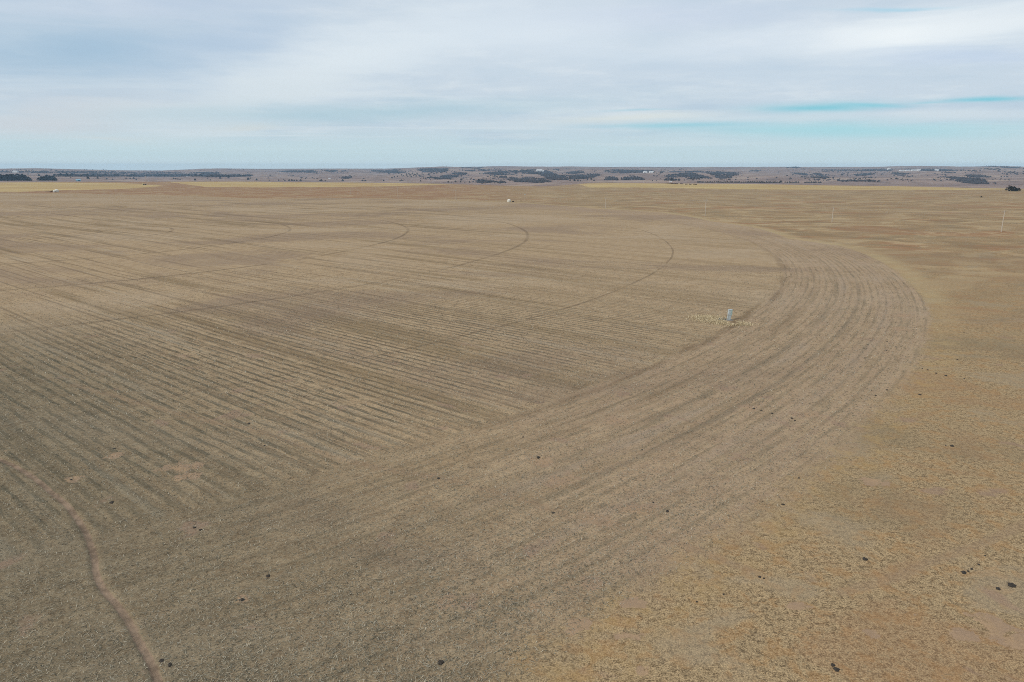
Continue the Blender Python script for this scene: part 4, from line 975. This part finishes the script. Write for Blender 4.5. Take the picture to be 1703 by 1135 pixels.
base = g.mix(g.m('MULTIPLY', g.step(nw3, .50, .34), g.m('MULTIPLY', up, .24)), base, lin(180, 203, 221))
def azel(px, py):
    x, y, z = ray(px, py); return math.degrees(math.atan2(x, y)), math.degrees(math.atan2(z, math.hypot(x, y)))
for px, py, wp, hp, sl, col, k, wob in (
    (130, 85, 230, 55, 0, (162, 193, 217), .82, .8), (400, 70, 150, 50, .15, (176, 199, 224), .55, .9), (250, 10, 260, 25, 0, (190, 206, 228), .5, .9),
    (470, 150, 190, 42, .30, (222, 232, 238), .9, 1.2), (640, 80, 220, 45, .22, (228, 238, 244), .9, 1.1), (880, 50, 240, 60, .05, (224, 235, 244), .8, .9), (330, 185, 160, 28, .2, (212, 225, 232), .6, 1.1),
    (70, 200, 130, 26, .05, (214, 219, 225), .85, 1.3), (210, 178, 110, 20, .05, (213, 221, 227), .6, 1.3), (190, 231, 70, 7, 0, (219, 221, 222), .7, .8), (410, 212, 60, 6, .02, (218, 224, 223), .7, .7), (60, 235, 60, 6, 0, (214, 217, 222), .5, .8),
    (620, 186, 330, 16, .04, (172, 206, 219), .65, .6), (150, 160, 180, 8, 0, (188, 206, 222), .4, .8), (1120, 28, 220, 26, 0, (210, 221, 237), .6, .8), (1500, 58, 250, 32, .12, (245, 251, 253), 1.0, .7), (1660, 30, 140, 26, .1, (236, 243, 247), .7, .7),
    (1230, 75, 130, 22, .1, (226, 236, 245), .6, .8), (1270, 118, 300, 26, 0, (197, 214, 230), .55, .8), (1600, 92, 170, 16, 0, (194, 212, 235), .6, .6), (1050, 92, 120, 16, 0, (218, 230, 240), .5, .8),
    (1480, 17, 90, 3, .03, (172, 216, 235), .7, .3), (1400, 217, 340, 15, .0, (168, 220, 230), .9, .35), (1130, 208, 130, 4.5, .03, (156, 211, 226), .8, .25),
    (1360, 179, 105, 8.5, 0.02, (134, 205, 221), 1.0, .2), (1450, 174.5, 60, 3.2, -.03, (140, 208, 224), .8, .2), (1640, 166, 80, 4, .03, (130, 205, 222), .95, .15), (1540, 171, 30, 2, .02, (160, 212, 226), .6, .2), (1060, 184, 60, 1.8, .02, (164, 210, 226), .6, .2),
    (1040, 197, 130, 7, .05, (223, 230, 228), .85, .3), (1570, 190, 220, 9, .01, (215, 227, 235), .8, .3), (1350, 197, 120, 5, 0, (206, 224, 232), .6, .3)):
    ax, ex = azel(px, py); a2, e2 = azel(px+wp, py-sl*wp); _, e3 = azel(px, py-hp)
    base = g.mix(g.m('MULTIPLY', blob(ax, ex, a2-ax, e3-ex, (e2-ex)/(a2-ax), wob), k), base, lin(*col))
base = g.mix(g.step(ele, 3.0, .8), base, lin(205, 228, 234))
base = g.mix(g.step(ele, 1.1, .1), base, lin(226, 244, 248))
cov = g.m('MULTIPLY', g.step(ele, -2, 1), .94)
g.put(bg.inputs['Color'], g.mix(.93, sky.outputs[0], base))

sun = bpy.data.lights.new('Sun', 'SUN'); sun.energy = 2.2; sun.angle = R_(10); sun.color = (1, .93, .82)
so = bpy.data.objects.new('Sun', sun); C.objects.link(so)
sd = Vector((math.sin(SUN_AZ)*math.cos(SUN_EL), math.cos(SUN_AZ)*math.cos(SUN_EL), math.sin(SUN_EL)))
so.rotation_euler = (-sd).to_track_quat('-Z', 'Y').to_euler()

# ------------------------------------------------------------------ camera and render settings
cam = bpy.data.cameras.new('Camera'); co = bpy.data.objects.new('Camera', cam); C.objects.link(co)
cam.sensor_width = 36; cam.sensor_fit = 'HORIZONTAL'; cam.lens = 36*F/1703; cam.clip_start = .5; cam.clip_end = 60000
co.location = (0, 0, CAMH); co.rotation_euler = (math.pi/2-PITCH, 0, 0); sc.camera = co
sc.view_settings.view_transform = 'Standard'; sc.view_settings.look = 'None'; sc.view_settings.exposure = 0; sc.view_settings.gamma = 1
sc.render.engine = 'CYCLES'
sc.cycles.pixel_filter_type = 'BLACKMAN_HARRIS'; sc.cycles.filter_width = 0.95
sc.cycles.use_denoising = False
try:
    sc.cycles.denoiser = 'OPENIMAGEDENOISE'; sc.cycles.denoising_input_passes = 'RGB_ALBEDO_NORMAL'; sc.cycles.denoising_prefilter = 'NONE'
except Exception as e: print('denoiser', e)
sc.cycles.max_bounces = 2; sc.cycles.diffuse_bounces = 1; sc.cycles.glossy_bounces = 1; sc.cycles.sample_clamp_indirect = 3; sc.cycles.volume_bounces = 0; sc.cycles.transparent_max_bounces = 4
